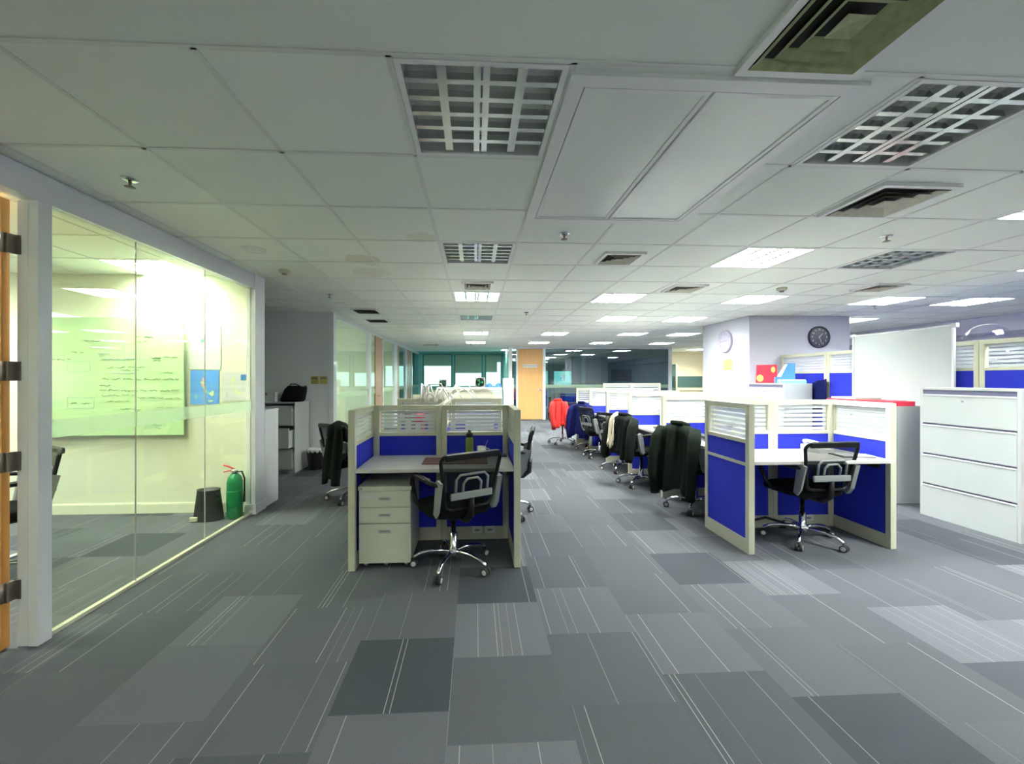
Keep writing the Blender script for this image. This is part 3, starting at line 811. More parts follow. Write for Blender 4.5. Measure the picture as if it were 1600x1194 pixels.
def jacket(name, label, chair, m, w=.46, drop=.55, front=.25, seed=1, off=(0, 0), top=.91, sleeves=True, cat='jacket', thick=.035):
    """a jacket hung over the chair back; local frame = the chair's"""
    rnd = random.Random(seed)
    root = thing(name, label, cat, chair.location[:], chair.rotation_euler[2])
    nx, nv = 22, 22
    ph = [rnd.uniform(0, 6) for _ in range(4)]
    total = front + drop + .08
    def prof(s):
        # s from 0 (front hem) to 1 (rear hem): y,z
        d = s * total
        if d < front: return (-.225, top - front + d)
        if d < front + .08:
            a = PI * (d - front) / .08
            return (-.225 - .05 * (1 - math.cos(a)), top + .025 * math.sin(a))
        return (-.345 - .05 * ((d - front - .08) / drop), top - (d - front - .08))
    vs = []
    for iv in range(nv + 1):
        s = iv / nv; y, z = prof(s)
        hang = abs(s - front / total)
        for ix in range(nx + 1):
            u = -1 + 2 * ix / nx
            ww = w * (.44 + .13 * min(1, hang * 2.2) - .03 * math.sin(5 * s + ph[0]))
            fold = (math.sin(u * 7 + ph[1]) * .024 + math.sin(u * 13 + ph[2] + s * 4) * .014) * min(1, hang * 4)
            zz = z - .05 * u * u * (1 if .2 < s < .9 else .3) - (.03 * math.sin(u * 4 + ph[3]) if s > .9 else 0)
            sgn = -1 if s > front / total else 1
            vs.append((off[0] + u * ww, off[1] + y + sgn * fold, zz))
    fs = [(a * (nx + 1) + b, a * (nx + 1) + b + 1, (a + 1) * (nx + 1) + b + 1, (a + 1) * (nx + 1) + b) for a in range(nv) for b in range(nx)]
    mb = MB().add(vs, fs, True)
    body = mb.build('jacket_body', m, root, recalc=False)
    so = body.modifiers.new('thickness', 'SOLIDIFY'); so.thickness = .012; so.offset = 0
    if sleeves:
        for s_ in (-1, 1):
            x = off[0] + s_ * w * .52
            pts = [(x * .92, -.29, top - .03), (x * 1.04, -.35, top - .14), (x * 1.08, -.39, top - .30), (x * 1.02, -.41 + .02 * s_, top - .48), (x * .98, -.40, top - .60 * drop / .55)]
            pts = [(p[0], p[1] + off[1], p[2]) for p in pts]
            MB().tube(pts, [.055, .062, .056, .050, .045], 10).build('sleeve', m, root)
        MB().tube([(off[0] - .09, -.24, top + .012), (off[0] - .06, -.31, top + .035), (off[0] + .06, -.31, top + .035), (off[0] + .09, -.24, top + .012)], [.016, .022, .022, .016], 8).build('collar', m, root)
    return root
jacket('jacket', 'long dark green-black jacket hanging over the nearest right row chair', CJ, 'green_cloth', .40, .66, .2, 3)
jacket('jacket', 'black jacket with lighter patches over the second right row chair', CK, 'black_cloth', .42, .50, .2, 5)
jacket('jacket', 'navy blue jacket with pale lettering over a far right row chair', CN, 'navy_cloth', .42, .60, .2, 9)
jacket('jacket', 'bright red jacket over the crimson chair', red, 'red_cloth', .27, .52, .12, 11, off=(-.20, 0), top=.93)
jacket('jacket', 'black jacket over the chair left of the left desks', CL2, 'black_cloth', .24, .62, .2, 13, off=(.11, 0), sleeves=False)
jacket('scarf', 'cream scarf over the dark jacket on the second right row chair', CK, 'cream_cloth', .09, .42, .22, 15, off=(-.12, -.02), top=.935, sleeves=False, cat='scarf')

# ================================================================ CABINETS
def lateral(label, x0, x1, y0, y1, h, n, lock=True, facing='-x'):
    """lateral file with its drawers facing -x"""
    root = thing('filing_cabinet', label, 'filing cabinet', (x0, (y0 + y1) / 2, 0))
    b = (y1 - y0) / 2; D = x1 - x0
    m_ = MB()
    m_.box(.02, D, -b, b, .0, h - .02).box(0, .02, -b, -b + .025, 0, h - .02).box(0, .02, b - .025, b, 0, h - .02).box(0, D, -b, b, h - .02, h)
    m_.build('body', 'cab', root)
    B(.010, .0195, -b + .025, b - .025, .0, h - .02).build('drawer_gaps', 'cab_dark', root)
    zb = .03; zt = h - .05; dh = (zt - zb) / n
    for k in range(n):
        z0 = zb + dh * k + (.0 if k else -.03); z1 = zb + dh * (k + 1) - .016
        d = MB().rbox(-.004, .0095, -b + .027, b - .027, z0, z1, .003).build('drawer', 'cab', root)
        MB().prism([(-.004, z1), (-.012, z1 - .002), (-.010, z1 - .012), (-.004, z1 - .016)], -b + .03, b - .03, 'y', Matrix(((1, 0, 0, 0), (0, 1, 0, 0), (0, 0, 1, 0), (0, 0, 0, 1)))).build('pull_lip', 'white_en', d)
        if k == n - 1 and lock:
            MB().cyl((-.005, .02, z1 - .06), (-.010, .02, z1 - .06), .009, seg=12).build('lock', 'bronze', root)
    return root
lateral('large light grey four-drawer lateral cabinet at the right edge', 4.62, 5.08, 3.29, 4.09, 1.31, 4)
lateral('light grey lower cabinet with small handles under the red folders', 4.64, 5.06, 4.43, 5.33, 1.09, 3)
lateral('light grey cabinet against the clock column with a red bag on top', 4.64, 5.08, 6.02, 6.85, 1.33, 4)
# pedestal
root = thing('drawer_pedestal', 'beige three-drawer mobile pedestal under the front left desk', 'drawer unit', (-.665, 3.12, 0))
MB().rbox(-.19, .19, 0, .46, .035, .60, .003).rbox(-.195, .195, -.012, .46, .575, .605, .003).build('body', 'ped', root)
for z0, z1 in ((.455, .568), (.335, .448), (.040, .328)):
    d = MB().rbox(-.187, .187, -.014, .0, z0, z1, .003).build('drawer', 'ped', root)
    zz = z1 - .055
    MB().rbox(-.045, .045, -.0165, -.012, zz - .012, zz + .012, .004).build('handle', 'cab', d)
    B(-.035, .035, -.0175, -.0163, zz - .003, zz + .008).build('handle_recess', 'grey_pl', d)
B(-.175, -.085, -.0152, -.0138, .52, .545).build('label_sticker', 'paper', root)
MB().cyl((-.17, -.015, .59), (-.17, -.0125, .59), .007).build('lock', 'bronze', root)
for x in (-.15, 0, .15):
    MB().cyl((x - .012, .05, .018), (x + .012, .05, .018), .018, seg=12).build('caster', 'white_pl', root)
# file cabinet with open drawers in the recess (faces the camera)
root = thing('filing_cabinet', 'light grey three-drawer filing cabinet with open drawers by the grey wall', 'filing cabinet', (-3.0, 6.32, 0))
MB().box(-.345, .335, 0, .52, 0, .05).box(-.345, -.325, 0, .52, .05, 1.05).box(.315, .335, 0, .52, .05, 1.05).box(-.325, .315, 0, .52, 1.03, 1.05).box(-.325, .315, .5, .52, .05, 1.03).build('body', 'cab', root)
for n, (z0, z1, o_) in enumerate(((.06, .36, .03), (.39, .68, .14), (.71, 1.0, .04))):
    d = MB().rbox(-.32, .31, -o_ - .018, -o_, z0, z1, .003).box(-.31, -.30, -o_, .45, z0, z1 - .04).box(.29, .30, -o_, .45, z0, z1 - .04).box(-.30, .29, -o_, .45, z0, z0 + .01).build('drawer', 'cab', root)
    B(-.05, .05, -o_ - .026, -o_ - .017, z1 - .07, z1 - .05).build('handle', 'grey_pl', d)
root = thing('storage_cabinet', 'low white cabinet beyond the meeting room end post', 'cabinet', (-2.28, 4.80, 0))
MB().rbox(-.45, 0, -.155, .155, 0, 1.04, .004).rbox(-.455, .005, -.155, .155, 1.04, 1.06, .003).build('body', 'frame_white', root)
B(-.43, -.02, .156, .166, .05, 1.02).build('door', 'frame_white', root)

# ================================================================ THINGS IN THE RECESS
root = thing('rubbish_bin', 'small black rubbish bin with a white liner by the grey wall', 'bin', (-2.47, 6.60, 0))
MB().lathe([(.10, 0), (.105, .005), (.135, .29), (.14, .30), (.13, .30), (.10, .02)], seg=24).build('bucket', 'bin_black', root)
MB().lathe([(.132, .26), (.142, .30), (.12, .335), (.06, .32), (.11, .25)], seg=12).build('liner', 'paper', root)
root = thing('bag', 'slouching black bag on the open filing cabinet', 'bag', (-2.80, 6.55, 1.05))
mb = MB(); vs = []
for k, (w_, d_, z) in enumerate(((.15, .09, 0), (.17, .10, .03), (.165, .10, .13), (.155, .09, .20), (.14, .05, .235))):
    for q in range(16):
        a = 2 * PI * q / 16; c_, s_ = math.cos(a), math.sin(a)
        vs.append((w_ * math.copysign(abs(c_) ** .5, c_) + z * .25, d_ * math.copysign(abs(s_) ** .5, s_), z + .012 * math.sin(3 * a)* (1 if z > .05 else 0)))
mb.add(vs, [(i * 16 + q, i * 16 + (q + 1) % 16, (i + 1) * 16 + (q + 1) % 16, (i + 1) * 16 + q) for i in range(4) for q in range(16)] + [tuple(range(15, -1, -1)), tuple(64 + q for q in range(16))], True)
mb.build('bag_body', 'fabric_bk', root)
MB().tube([(-.05, 0, .22), (-.03, 0, .27), (.05, 0, .27), (.12, 0, .23)], .008, 6).build('handle', 'black_pl', root)
root = thing('box_file', 'white box on the open filing cabinet beside the black bag', 'box', (-3.12, 6.50, 1.05))
MB().rbox(-.13, .13, -.10, .10, 0, .15, .004).build('body', 'paper', root)
MB().cyl((0, -.105, .12), (0, -.099, .12), .012).build('finger_hole', 'dark', root)
tag(MB().rbox(-3.33, -3.27, 6.36, 6.62, 1.05, 1.075, .004).build('document_pile', 'grey_pl2'), 'small grey paper pile at the left end of the filing cabinet', 'papers')
for n, x in enumerate((-2.595, -2.455)):
    root = thing('switch_plate', 'yellowed wall switch plate on the grey wall, %s of two' % ('left', 'right')[n], 'switch', (x, 6.9, 1.38), 0)
    MB().rbox(-.058, .058, -.012, 0, -.06, .06, .004).build('plate', 'thermo', root)
    MB().rbox(-.045, .045, -.018, -.011, .015, .045, .003).build('display', 'bronze', root)
    MB().rbox(-.02, .02, -.020, -.011, -.04, -.005, .003).build('rocker', 'thermo', root)

# ================================================================ MEETING ROOM CONTENTS
rnd = random.Random(4)
def scribble(mb, x, z, L, h, y, r=.0026, axis='x', rr=rnd):
    pts = []; n = max(4, int(L / .012)); 
    for k in range(n + 1):
        a = x + L * k / n
        zz = z + rr.uniform(-.5, .5) * h
        pts.append((a, y, zz) if axis == 'x' else (y, a, zz))
    mb.tube(pts, r, 4)
root = thing('glass_board', 'pale green glass writing board covered in faint notes', 'writing board', (0, 4.5, 0))
MB().rbox(-4.62, -3.0, -.05, -.035, .82, 2.03, .002).build('board', 'board_green', root)
ib = MB()
for x in (-4.5, -3.9, -3.15):
    for z in (.92, 1.93): ib.cyl((x, -.034, z), (x, .019, z), .012, seg=10)
ib.build('standoffs', 'chrome', root)
ink = MB(); inkb = MB()
Y_ = -.052
lines = [(-3.75, 1.52, .42, 1), (-3.62, 1.49, .2, 1), (-3.80, 1.40, .75, 1), (-3.82, 1.33, .1, 1), (-3.82, 1.28, .80, 1), (-3.80, 1.23, .33, 1), (-3.76, 1.17, .25, 1), (-3.45, 1.20, .44, 1),
         (-3.62, 1.09, .2, 1), (-3.26, 1.10, .25, 1), (-3.32, 1.62, .26, 1), (-3.30, 1.59, .1, 1), (-3.2, 1.46, .1, 1), (-3.5, 1.83, .2, 1), (-3.48, 1.78, .12, 1), (-3.98, 1.79, .35, 1), (-3.93, 1.73, .15, 1), (-4.1, 1.67, .12, 1),
         (-4.45, 1.72, .1, 1), (-4.46, 1.62, .12, 1), (-4.3, 1.60, .2, 1), (-3.3, .93, .12, 1), (-3.28, .89, .1, 1), (-4.10, 1.15, .05, 1), (-4.0, 1.15, .08, 1)]
for x, z, L, _ in lines:
    xx = x
    while xx < x + L:
        wl = rnd.uniform(.04, .10)
        wl = min(wl, x + L - xx)
        if wl > .015: scribble(ink, xx, z + rnd.uniform(-.004, .004), wl, .017, Y_)
        xx += wl + rnd.uniform(.015, .04)
for (x, z, L) in ((-3.8, 1.60, .33), (-3.85, 1.66, .12), (-3.75, 1.46, .3)): scribble(inkb, x, z, L, .012, Y_)
for (x0, x1, z0, z1) in ((-4.14, -3.92, 1.48, 1.58), (-4.14, -3.88, 1.10, 1.21)):
    inkb.tube([(x0, Y_, z0), (x1, Y_, z0), (x1, Y_, z1), (x0, Y_, z1)], .0014, 4, closed=True)
ink.build('handwriting', 'ink', root); inkb.build('drawn_lines', 'ink_blue', root)
def poster(label, x0, x1, z0, z1, m, blobs):
    root = thing('map_poster', label, 'poster', ((x0 + x1) / 2, 4.518, (z0 + z1) / 2))
    w_, h_ = (x1 - x0) / 2, (z1 - z0) / 2
    B(-w_, w_, -.004, -.001, -h_, h_).build('sheet', m, root)
    rr = random.Random(len(label))
    for mm, pts in blobs.items():
        b_ = MB()
        for (u, v, ru, rv) in pts:
            n = 11
            poly = [(u * w_ + ru * w_ * math.cos(2 * PI * k / n) * rr.uniform(.6, 1.2), v * h_ + rv * h_ * math.sin(2 * PI * k / n) * rr.uniform(.6, 1.2)) for k in range(n)]
            b_.prism(poly, -.0055, -.004, 'y')
        b_.build('printed_islands', mm, root)
poster('white island map poster above the blue one', -2.985, -2.665, 1.50, 1.96, 'paper', {'green_blob': [(-.18, .30, .12, .12), (0, .02, .08, .06)], 'pink_blob': [(-.35, .22, .08, .06), (-.2, .12, .1, .06), (.38, -.40, .13, .07)], 'ink_grey': [(.36, -.22, .06, .09), (.1, -.15, .05, .06), (.12, -.3, .08, .04)]})
poster('bright blue island map poster right of the green board', -2.975, -2.685, 1.13, 1.49, 'map_blue', {'lime_blob': [(-.15, .25, .16, .12), (.0, .0, .12, .16), (.05, -.2, .12, .12), (.5, -.35, .18, .16), (.4, -.8, .22, .08)], 'pink_blob': [(-.12, .45, .1, .14), (-.1, .12, .1, .1)], 'teal_paper': [(-.6, -.55, .10, .18), (.25, -.3, .08, .12)]})
poster('pale island map sheet at the right end by the glass post', -2.66, -2.385, 1.17, 1.47, 'paper', {'lime_blob': [(-.15, .4, .14, .3), (-.2, .0, .1, .14), (.35, -.45, .25, .16), (.1, -.3, .1, .2)], 'ink_grey': [(-.6, -.6, .08, .2), (.7, .5, .06, .16)]})
tag(B(-2.462, -2.40, 4.512, 4.5165, 1.385, 1.445).build('sticker', 'blue_pl'), 'tiny blue logo sticker at the right end of the meeting room wall', 'sticker')
root = thing('waste_basket', 'black oval waste basket on the meeting room carpet', 'bin', (-2.65, 4.29, 0))
MB().lathe([(.135, 0), (.14, .01), (.105, .29), (.11, .30), (.095, .30), (.09, .28), (.001, .275)], seg=28, mx=Matrix.Diagonal((1, .7, 1, 1))).build('basket', 'bin_black', root)
MB().rbox(-.12, -.05, -.105, -.085, .01, .05, .004).build('label_sticker', 'cream', root)
root = thing('fire_extinguisher', 'green fire extinguisher standing at the end of the meeting room glass', 'fire extinguisher', (-2.42, 4.33, 0))
MB().lathe([(.064, 0), (.071, .01), (.072, .36), (.06, .41), (.035, .44), (.026, .445)], seg=28).build('cylinder', 'green_tank', root)
MB().lathe([(.026, .445), (.03, .45), (.03, .485), (.018, .49)], seg=16).build('valve', 'chrome', root)
MB().tube([(0, 0, .485), (-.06, 0, .515), (-.11, 0, .53)], .008, 6).tube([(0, 0, .47), (-.06, 0, .47), (-.11, 0, .46)], .006, 6).build('trigger', 'red', root)
MB().tube([(.02, 0, .46), (.08, -.02, .47), (.105, -.02, .40), (.10, -.01, .25), (.09, 0, .16)], [.008, .008, .008, .009, .014], 8).build('hose', 'black_pl', root)
MB().lathe([(.0728, .12), (.0735, .13), (.0735, .27), (.0728, .28)], seg=28).build('label_band', 'green_tank', root)

# open orange door at the far left
root = thing('wooden_door', 'orange wooden door leaf standing open at the left edge', 'door', (-2.415, 2.27, 0))
B(-.86, .0, -.02, .02, .01, 2.33).build('leaf', 'orange_wood', root)
for z in (.30, .97, 1.44, 2.10):
    MB().box(.0, .022, -.012, .028, z - .05, z + .05).cyl((.003, -.018, z - .05), (.003, -.018, z + .05), .008, seg=10).box(.022, .045, .026, .031, z - .05, z + .05).build('hinge', 'bronze', root)
MB().tube([(-.78, -.02, 1.0), (-.78, -.07, 1.0), (-.66, -.07, 1.0)], .012).build('handle', 'chrome', root)

# ================================================================ DESK ITEMS
Z = .74
root = thing('drink_bottle', 'tall olive green drink bottle on the front left desk', 'bottle', (-.045, 3.52, Z))
MB().lathe([(.030, 0), (.034, .005), (.034, .145), (.028, .165), (.022, .17)], seg=20).build('body', 'tumbler', root)
MB().lathe([(.026, .168), (.030, .172), (.030, .195), (.020, .205), (.014, .206), (.013, .225), (.008, .228)], seg=16).build('cap', 'black_pl', root)
root = thing('mug', 'white printed mug with a spoon on the front left desk', 'mug', (.055, 3.53, Z))
MB().lathe([(.034, 0), (.038, .004), (.040, .088), (.037, .088), (.035, .01), (.001, .008)], seg=24).build('body', 'white_pl', root)
MB().tube([(.036, 0, .072), (.062, 0, .066), (.068, 0, .045), (.060, 0, .022), (.036, 0, .016)], .006, 8).build('handle', 'white_pl', root)
MB().cyl((.0, .01, .02), (.055, .02, .135), .0022, seg=6).build('spoon', 'chrome', root)
root = thing('desk_mat', 'brown leather desk mat on the front left desk', 'desk mat', (-.15, 3.35, Z))
MB().rbox(-.26, .25, -.13, .13, 0, .006, .002).build('mat', 'brownmat', root)
tag(MB().rbox(.20, .27, 3.50, 3.60, Z, Z + .010, .003).build('phone', 'black_pl'), 'thin black phone at the right corner of the front left desk', 'phone')
root = thing('glue_bottle', 'small yellow-capped green bottle behind the left acrylic panel', 'bottle', (-.84, 3.85, Z))
MB().lathe([(.020, 0), (.022, .01), (.022, .13), (.014, .15)], seg=16).build('body', 'green_blob', root)
MB().lathe([(.015, .15), (.016, .155), (.012, .20), (.004, .205)], seg=12).build('cap', 'yellow', root)
# upright binders behind the acrylic
def block(name, label, cat, x0, x1, y0, y1, z0, z1, m, part='body', extra=None):
    root = thing(name, label, cat, ((x0 + x1) / 2, (y0 + y1) / 2, z0))
    a, b = (x1 - x0) / 2, (y1 - y0) / 2
    MB().rbox(-a, a, -b, b, 0, z1 - z0, min(.004, (z1 - z0) / 4)).build(part, m, root)
    if extra: extra(root, a, b, z1 - z0)
    return root
def spine(mm):
    def f(root, a, b, h):
        B(-a * .7, a * .7, -b - .002, -b, h * .3, h * .75).build('spine_label', mm, root)
    return f
block('binder', 'grey binder behind the acrylic of the front left cubicle', 'binder', -.72, -.64, 4.3, 4.55, Z, 1.06, 'grey_pl', extra=spine('paper'))
block('binder', 'red binder behind the acrylic of the front left cubicle', 'binder', -.62, -.54, 4.3, 4.55, Z, 1.03, 'red', extra=spine('paper'))
block('binder', 'tan box file behind the acrylic of the front left cubicle', 'binder', -.48, -.36, 4.3, 4.55, Z, 1.10, 'vent_w', extra=spine('cream'))
block('storage_box', 'white box on the second aisle-side desk of the left block', 'box', -.1, .2, 4.4, 4.6, Z, 1.0, 'paper', extra=spine('ink_grey'))
# front right desk: telephone, tray, papers
root = thing('telephone', 'white desk telephone on the front right desk', 'telephone', (3.10, 3.62, Z), R(10))
MB().prism([(-.09, 0), (.09, 0), (.09, .06), (-.09, .03)], -.08, .08, 'x').build('base', 'white_pl', root)
MB().tube([(-.05, -.08, .065), (-.05, -.05, .085), (-.05, .05, .095), (-.05, .08, .085)], [.02, .014, .014, .02], 10).build('handset', 'white_pl', root)
root = thing('paper_tray', 'dark clipboard with white sheets on the front right desk', 'papers', (3.22, 3.40, Z), R(-8))
MB().rbox(-.13, .13, -.09, .09, 0, .006, .002).build('board', 'black_pl', root)
B(-.11, .14, -.08, .05, .006, .012).build('sheets', 'paper', root)
# items on aisle desks
def laptop(label, x, y, rz):
    root = thing('laptop', label, 'laptop', (x, y, Z), rz)
    MB().rbox(-.16, .16, -.11, .11, 0, .018, .004).build('base', 'grey_pl', root)
    MB().rbox(-.16, .16, -.11, .11, .019, .027, .003).build('lid', 'black_pl', root)
laptop('closed dark laptop on the aisle-side desk nearest the front right cubicle', 2.50, 4.15, R(80))
laptop('closed dark laptop on the second aisle-side right desk', 2.48, 5.25, R(95))
def keys(label, x, y, rz=0):
    root = thing('keyboard', label, 'keyboard', (x, y, Z), rz)
    MB().rbox(-.20, .20, -.065, .065, 0, .018, .004).build('base', 'black_pl', root)
    k_ = MB()
    for a in range(12):
        for b in range(4): k_.box(-.185 + a * .031, -.160 + a * .031, -.052 + b * .027, -.030 + b * .027, .018, .022)
    k_.build('keys', 'grey_pl', root)
keys('black keyboard on the aisle-side right desk beside the laptop', 2.60, 4.55, R(90))
keys('black keyboard on the third aisle-side right desk', 2.5, 6.3, R(90))
for n, (x, y, z1) in enumerate(((2.68, 5.55, 1.08), (2.66, 6.55, 1.1), (2.68, 7.6, 1.05), (2.66, 8.6, 1.08), (3.1, 5.3, 1.1), (3.2, 6.4, 1.1), (3.2, 7.4, 1.05))):
    block('document_stack', 'white stack of files on a right block desk, %s from the camera' % ['first', 'second', 'third', 'fourth', 'fifth', 'sixth', 'seventh'][n], 'files', x - .1, x + .1, y - .13, y + .13, Z, z1, 'paper', extra=spine('ink_grey'))
# white wires on the left cluster
wm = MB(); rr = random.Random(3)
for k in range(16):
    x0 = rr.uniform(-.65, -.30); y0 = rr.uniform(4.5, 5.1); x1 = x0 + rr.uniform(-.25, .4); y1 = y0 + rr.uniform(-.1, .6)
    zt = rr.uniform(1.22, 1.34)
    wm.tube([(x0, y0, 1.14), (x0 + (x1 - x0) * .3, y0 + (y1 - y0) * .3, zt), (x0 + (x1 - x0) * .7, y0 + (y1 - y0) * .7, zt + rr.uniform(-.05, .02)), (x1, y1, 1.16)], rr.uniform(.006, .011), 6)
tag(wm.build('cable_tangle', 'white_pl'), 'tangle of white cables over the tops of the left desk partitions', 'cables')
# far counter with fans, printer, helmets
for n, (x, m_) in enumerate(((-1.05, 'cab'), (-.45, 'cab'), (.15, 'frame_white'))):
    block('low_cabinet', 'far white low cabinet behind the left desks, %s of three' % words[n], 'cabinet', x, x + .59, 11.3, 11.75, 0, 1.16, m_, extra=lambda root, a, b, h: B(-a * .95, a * .95, -b - .008, -b - .001, .08, h - .05).build('door', 'cab', root))
def fan(label, x, y, z, s):
    root = thing('desk_fan', label, 'fan', (x, y, z))
    f = MB()
    for (a, b, c, d) in ((-s, s, 0, .02), (-s, s, 2 * s - .02, 2 * s), (-s, -s + .02, .02, 2 * s - .02), (s - .02, s, .02, 2 * s - .02)): f.box(a, b, -.05, .05, c, d)
    f.box(-s + .02, s - .02, .03, .05, .02, 2 * s - .02)
    f.build('housing', 'grey_pl2', root)
    mxx = Matrix.Translation((0, -.02, s)) @ Matrix.Rotation(R(90), 4, 'X')
    MB().lathe([(.001, 0), (s * .85, 0), (s * .85, .02), (.001, .02)], seg=24, mx=mxx).build('grille', 'black_pl', root)
    b_ = MB()
    for k in range(3):
        a = 2 * PI * k / 3
        b_.prism([(0, s), (s * .7 * math.cos(a - .4), s + s * .7 * math.sin(a - .4)), (s * .7 * math.cos(a + .4), s + s * .7 * math.sin(a + .4))], -.047, -.043, 'y')
    b_.build('blades', 'green_tank', root)
fan('smaller square black-faced fan on the far cabinets, left', -1.08 + .2, 11.5, 1.16, .11)
fan('larger square black-faced fan on the far cabinets, right', .14, 11.5, 1.16, .14)
for n, (x, m_) in enumerate(((.40, 'blue_pl'), (.65, 'blue_pl'))):
    root = thing('hard_hat', 'blue round helmet on the far cabinets, %s' % ('left', 'right')[n], 'helmet', (x, 11.45, 1.16))
    MB().lathe([(.11, 0), (.10, .01), (.095, .05), (.07, .10), (.03, .125), (.001, .13)], seg=20).build('shell', m_, root)
    MB().lathe([(.12, 0), (.12, .008), (.09, .01)], seg=20).build('brim', 'teal_paper', root)
root = thing('water_dispenser', 'tall white dispenser at the end of the far cabinets', 'dispenser', (.93, 11.6, 0))
MB().rbox(-.14, .14, -.15, .15, 0, 1.42, .02).build('body', 'white_pl', root)
MB().rbox(-.10, .10, -.16, -.149, 1.05, 1.35, .004).build('front_panel', 'grey_pl2', root)

# ================================================================ CABINET TOPS ON THE RIGHT
def folder_stack(label, x, y, z, w_, d_, n, m, rz=0):
    pass
for n, (x, y, z, a, b, rz, m_) in enumerate(((4.84, 5.05, 1.09, .17, .24, 4, 'red'), (4.84, 5.06, 1.145, .15, .2, -6, 'paper'), (4.86, 4.70, 1.09, .15, .13, 10, 'red'), (4.84, 4.50, 1.09, .12, .055, -3, 'red'))):
    lab = ['red folder at the far end of the lower cabinet', 'white sheets lying on the far red folder', 'red folder in the middle of the lower cabinet', 'small red folder at the near end of the lower cabinet'][n]
    root = thing('folder', lab, 'folder', (x, y, z), R(rz))
    hh = .024 if m_ == 'paper' else .055
    MB().rbox(-a, a, -b, b, 0, hh, .003).build('cover', m_, root)
    if m_ == 'red': B(-a + .01, a + .004, -b + .008, b - .008, .006, hh - .006).build('pages', 'paper', root)
root = thing('paper_bag', 'red gift bag with gold print on the cabinet by the clock column', 'bag', (4.80, 6.62, 1.33), R(-35))
MB().prism([(-.15, 0), (.15, 0), (.14, .30), (-.14, .30)], -.05, .05, 'y').build('bag', 'red', root)
pr_ = MB()
pr_.prism([(-.09 + .05 * math.cos(2 * PI * k / 12), .08 + .06 * math.sin(2 * PI * k / 12)) for k in range(12)], -.053, -.050, 'y')
pr_.prism([(.09 + .03 * math.cos(2 * PI * k / 12), .22 + .05 * math.sin(2 * PI * k / 12)) for k in range(12)], -.053, -.050, 'y')
pr_.build('gold_print', 'gold', root)
root = thing('magazine_file', 'blue slanted magazine file on the cabinet by the clock column', 'magazine file', (4.86, 6.28, 1.33), R(-30))
prof = [(-.14, 0), (.12, 0), (.12, .31), (.03, .31), (-.06, .10), (-.14, .10)]
MB().prism(prof, -.05, -.044, 'y').prism(prof, .044, .05, 'y').prism([(-.14, 0), (.12, 0), (.12, .01), (-.14, .01)], -.044, .044, 'y').box(.11, .12, -.044, .044, .01, .31).box(-.14, -.13, -.044, .044, .01, .10).build('case', 'blue_pl', root)
MB().prism([(-.12, .012), (.10, .012), (.10, .30), (.0, .30), (-.10, .12)], -.03, .03, 'y').build('papers', 'paper', root)
block('document_pile', 'pile of white and teal papers on the cabinet by the clock column', 'papers', 4.68, 5.02, 6.05, 6.22, 1.33, 1.375, 'teal_paper', extra=lambda root, a, b, h: MB().rbox(-a * .9, a * 1.0, -b * .8, b * 1.05, h, h + .015, .002).build('top_sheets', 'paper', root))
root = thing('cloth', 'dark blue cloth hanging behind the cabinet against the tall partition', 'cloth', (5.155, 6.1, .9))
mb = MB(); vs = []
for a in range(9):
    for b in range(9):
        u, v = a / 8, b / 8
        vs.append((.02 * math.sin(u * 9), -.25 + .25 * u + .16 * v * u, .50 - .45 * v - .06 * u))
mb.add(vs, [(a * 9 + b, a * 9 + b + 1, (a + 1) * 9 + b + 1, (a + 1) * 9 + b) for a in range(8) for b in range(8)], True)
o = mb.build('cloth_drape', 'navy_cloth', root, recalc=False)
sm_ = o.modifiers.new('thickness', 'SOLIDIFY'); sm_.thickness = .01

# whiteboard on a stand
root = thing('whiteboard', 'large whiteboard with faint writing standing behind the red folders', 'whiteboard', (5.145, 4.80, 0))
B(-.012, -.004, -.58, .58, 1.105, 1.965).build('panel', 'board_white', root)
f = MB()
f.box(-.022, .004, -.60, -.58, 1.09, 1.985).box(-.022, .004, .58, .60, 1.09, 1.985).box(-.022, .004, -.58, .58, 1.965, 1.985).box(-.022, .004, -.58, .58, 1.09, 1.105)
f.build('frame', 'frame_white', root)
for s_ in (-1, 1):
    MB().rbox(-.03, .012, s_ * .60 - .03, s_ * .60 + .03, 1.95, 2.0, .01).build('corner_cap', 'grey_pl2', root)
    MB().box(.004, .026, s_ * .5 - .015, s_ * .5 + .015, 0, 1.95).box(-.045, .05, s_ * .5 - .015, s_ * .5 + .015, 0, .03).build('leg', 'frame_white', root)
sc = MB(); rr = random.Random(8)
for (y, z, L) in ((.0, 1.78, .16), (.05, 1.74, .10), (-.02, 1.60, .14), (-.08, 1.54, .2)): scribble(sc, y, z, L, .02, -.0125, .0016, 'y', rr)
sc.build('handwriting', 'ink_grey', root)
# balloon
root = thing('balloon', 'clear round balloon behind the tall partition at the right', 'balloon', (5.62, 4.28, 0))
MB().lathe([(.2 * math.sin(PI * k / 24) + .0005, 1.80 - .2 * math.cos(PI * k / 24)) for k in range(25)], seg=36).build('sphere', 'balloon', root)
MB().tube([(0, 0, 1.6), (.01, .02, 1.1), (-.01, 0, .5), (0, 0, .012)], .003, 5).lathe([(.05, 0), (.05, .012), (.01, .02)], seg=12).build('ribbon', 'white_pl', root)
# red stool at the right edge
root = thing('plastic_stool', 'red plastic stool just inside the right edge by the cabinet', 'stool', (4.86, 3.02, 0))
MB().rbox(-.16, .16, -.16, .16, .42, .45, .01).build('seat', 'red', root)
for sx in (-1, 1):
    for sy in (-1, 1):
        MB().tube([(sx * .13, sy * .13, .425), (sx * .155, sy * .155, .0)], [.022, .016], 8).build('leg', 'red', root)
B(-.15, .15, -.15, .15, .20, .23).build('lower_shelf', 'red', root)

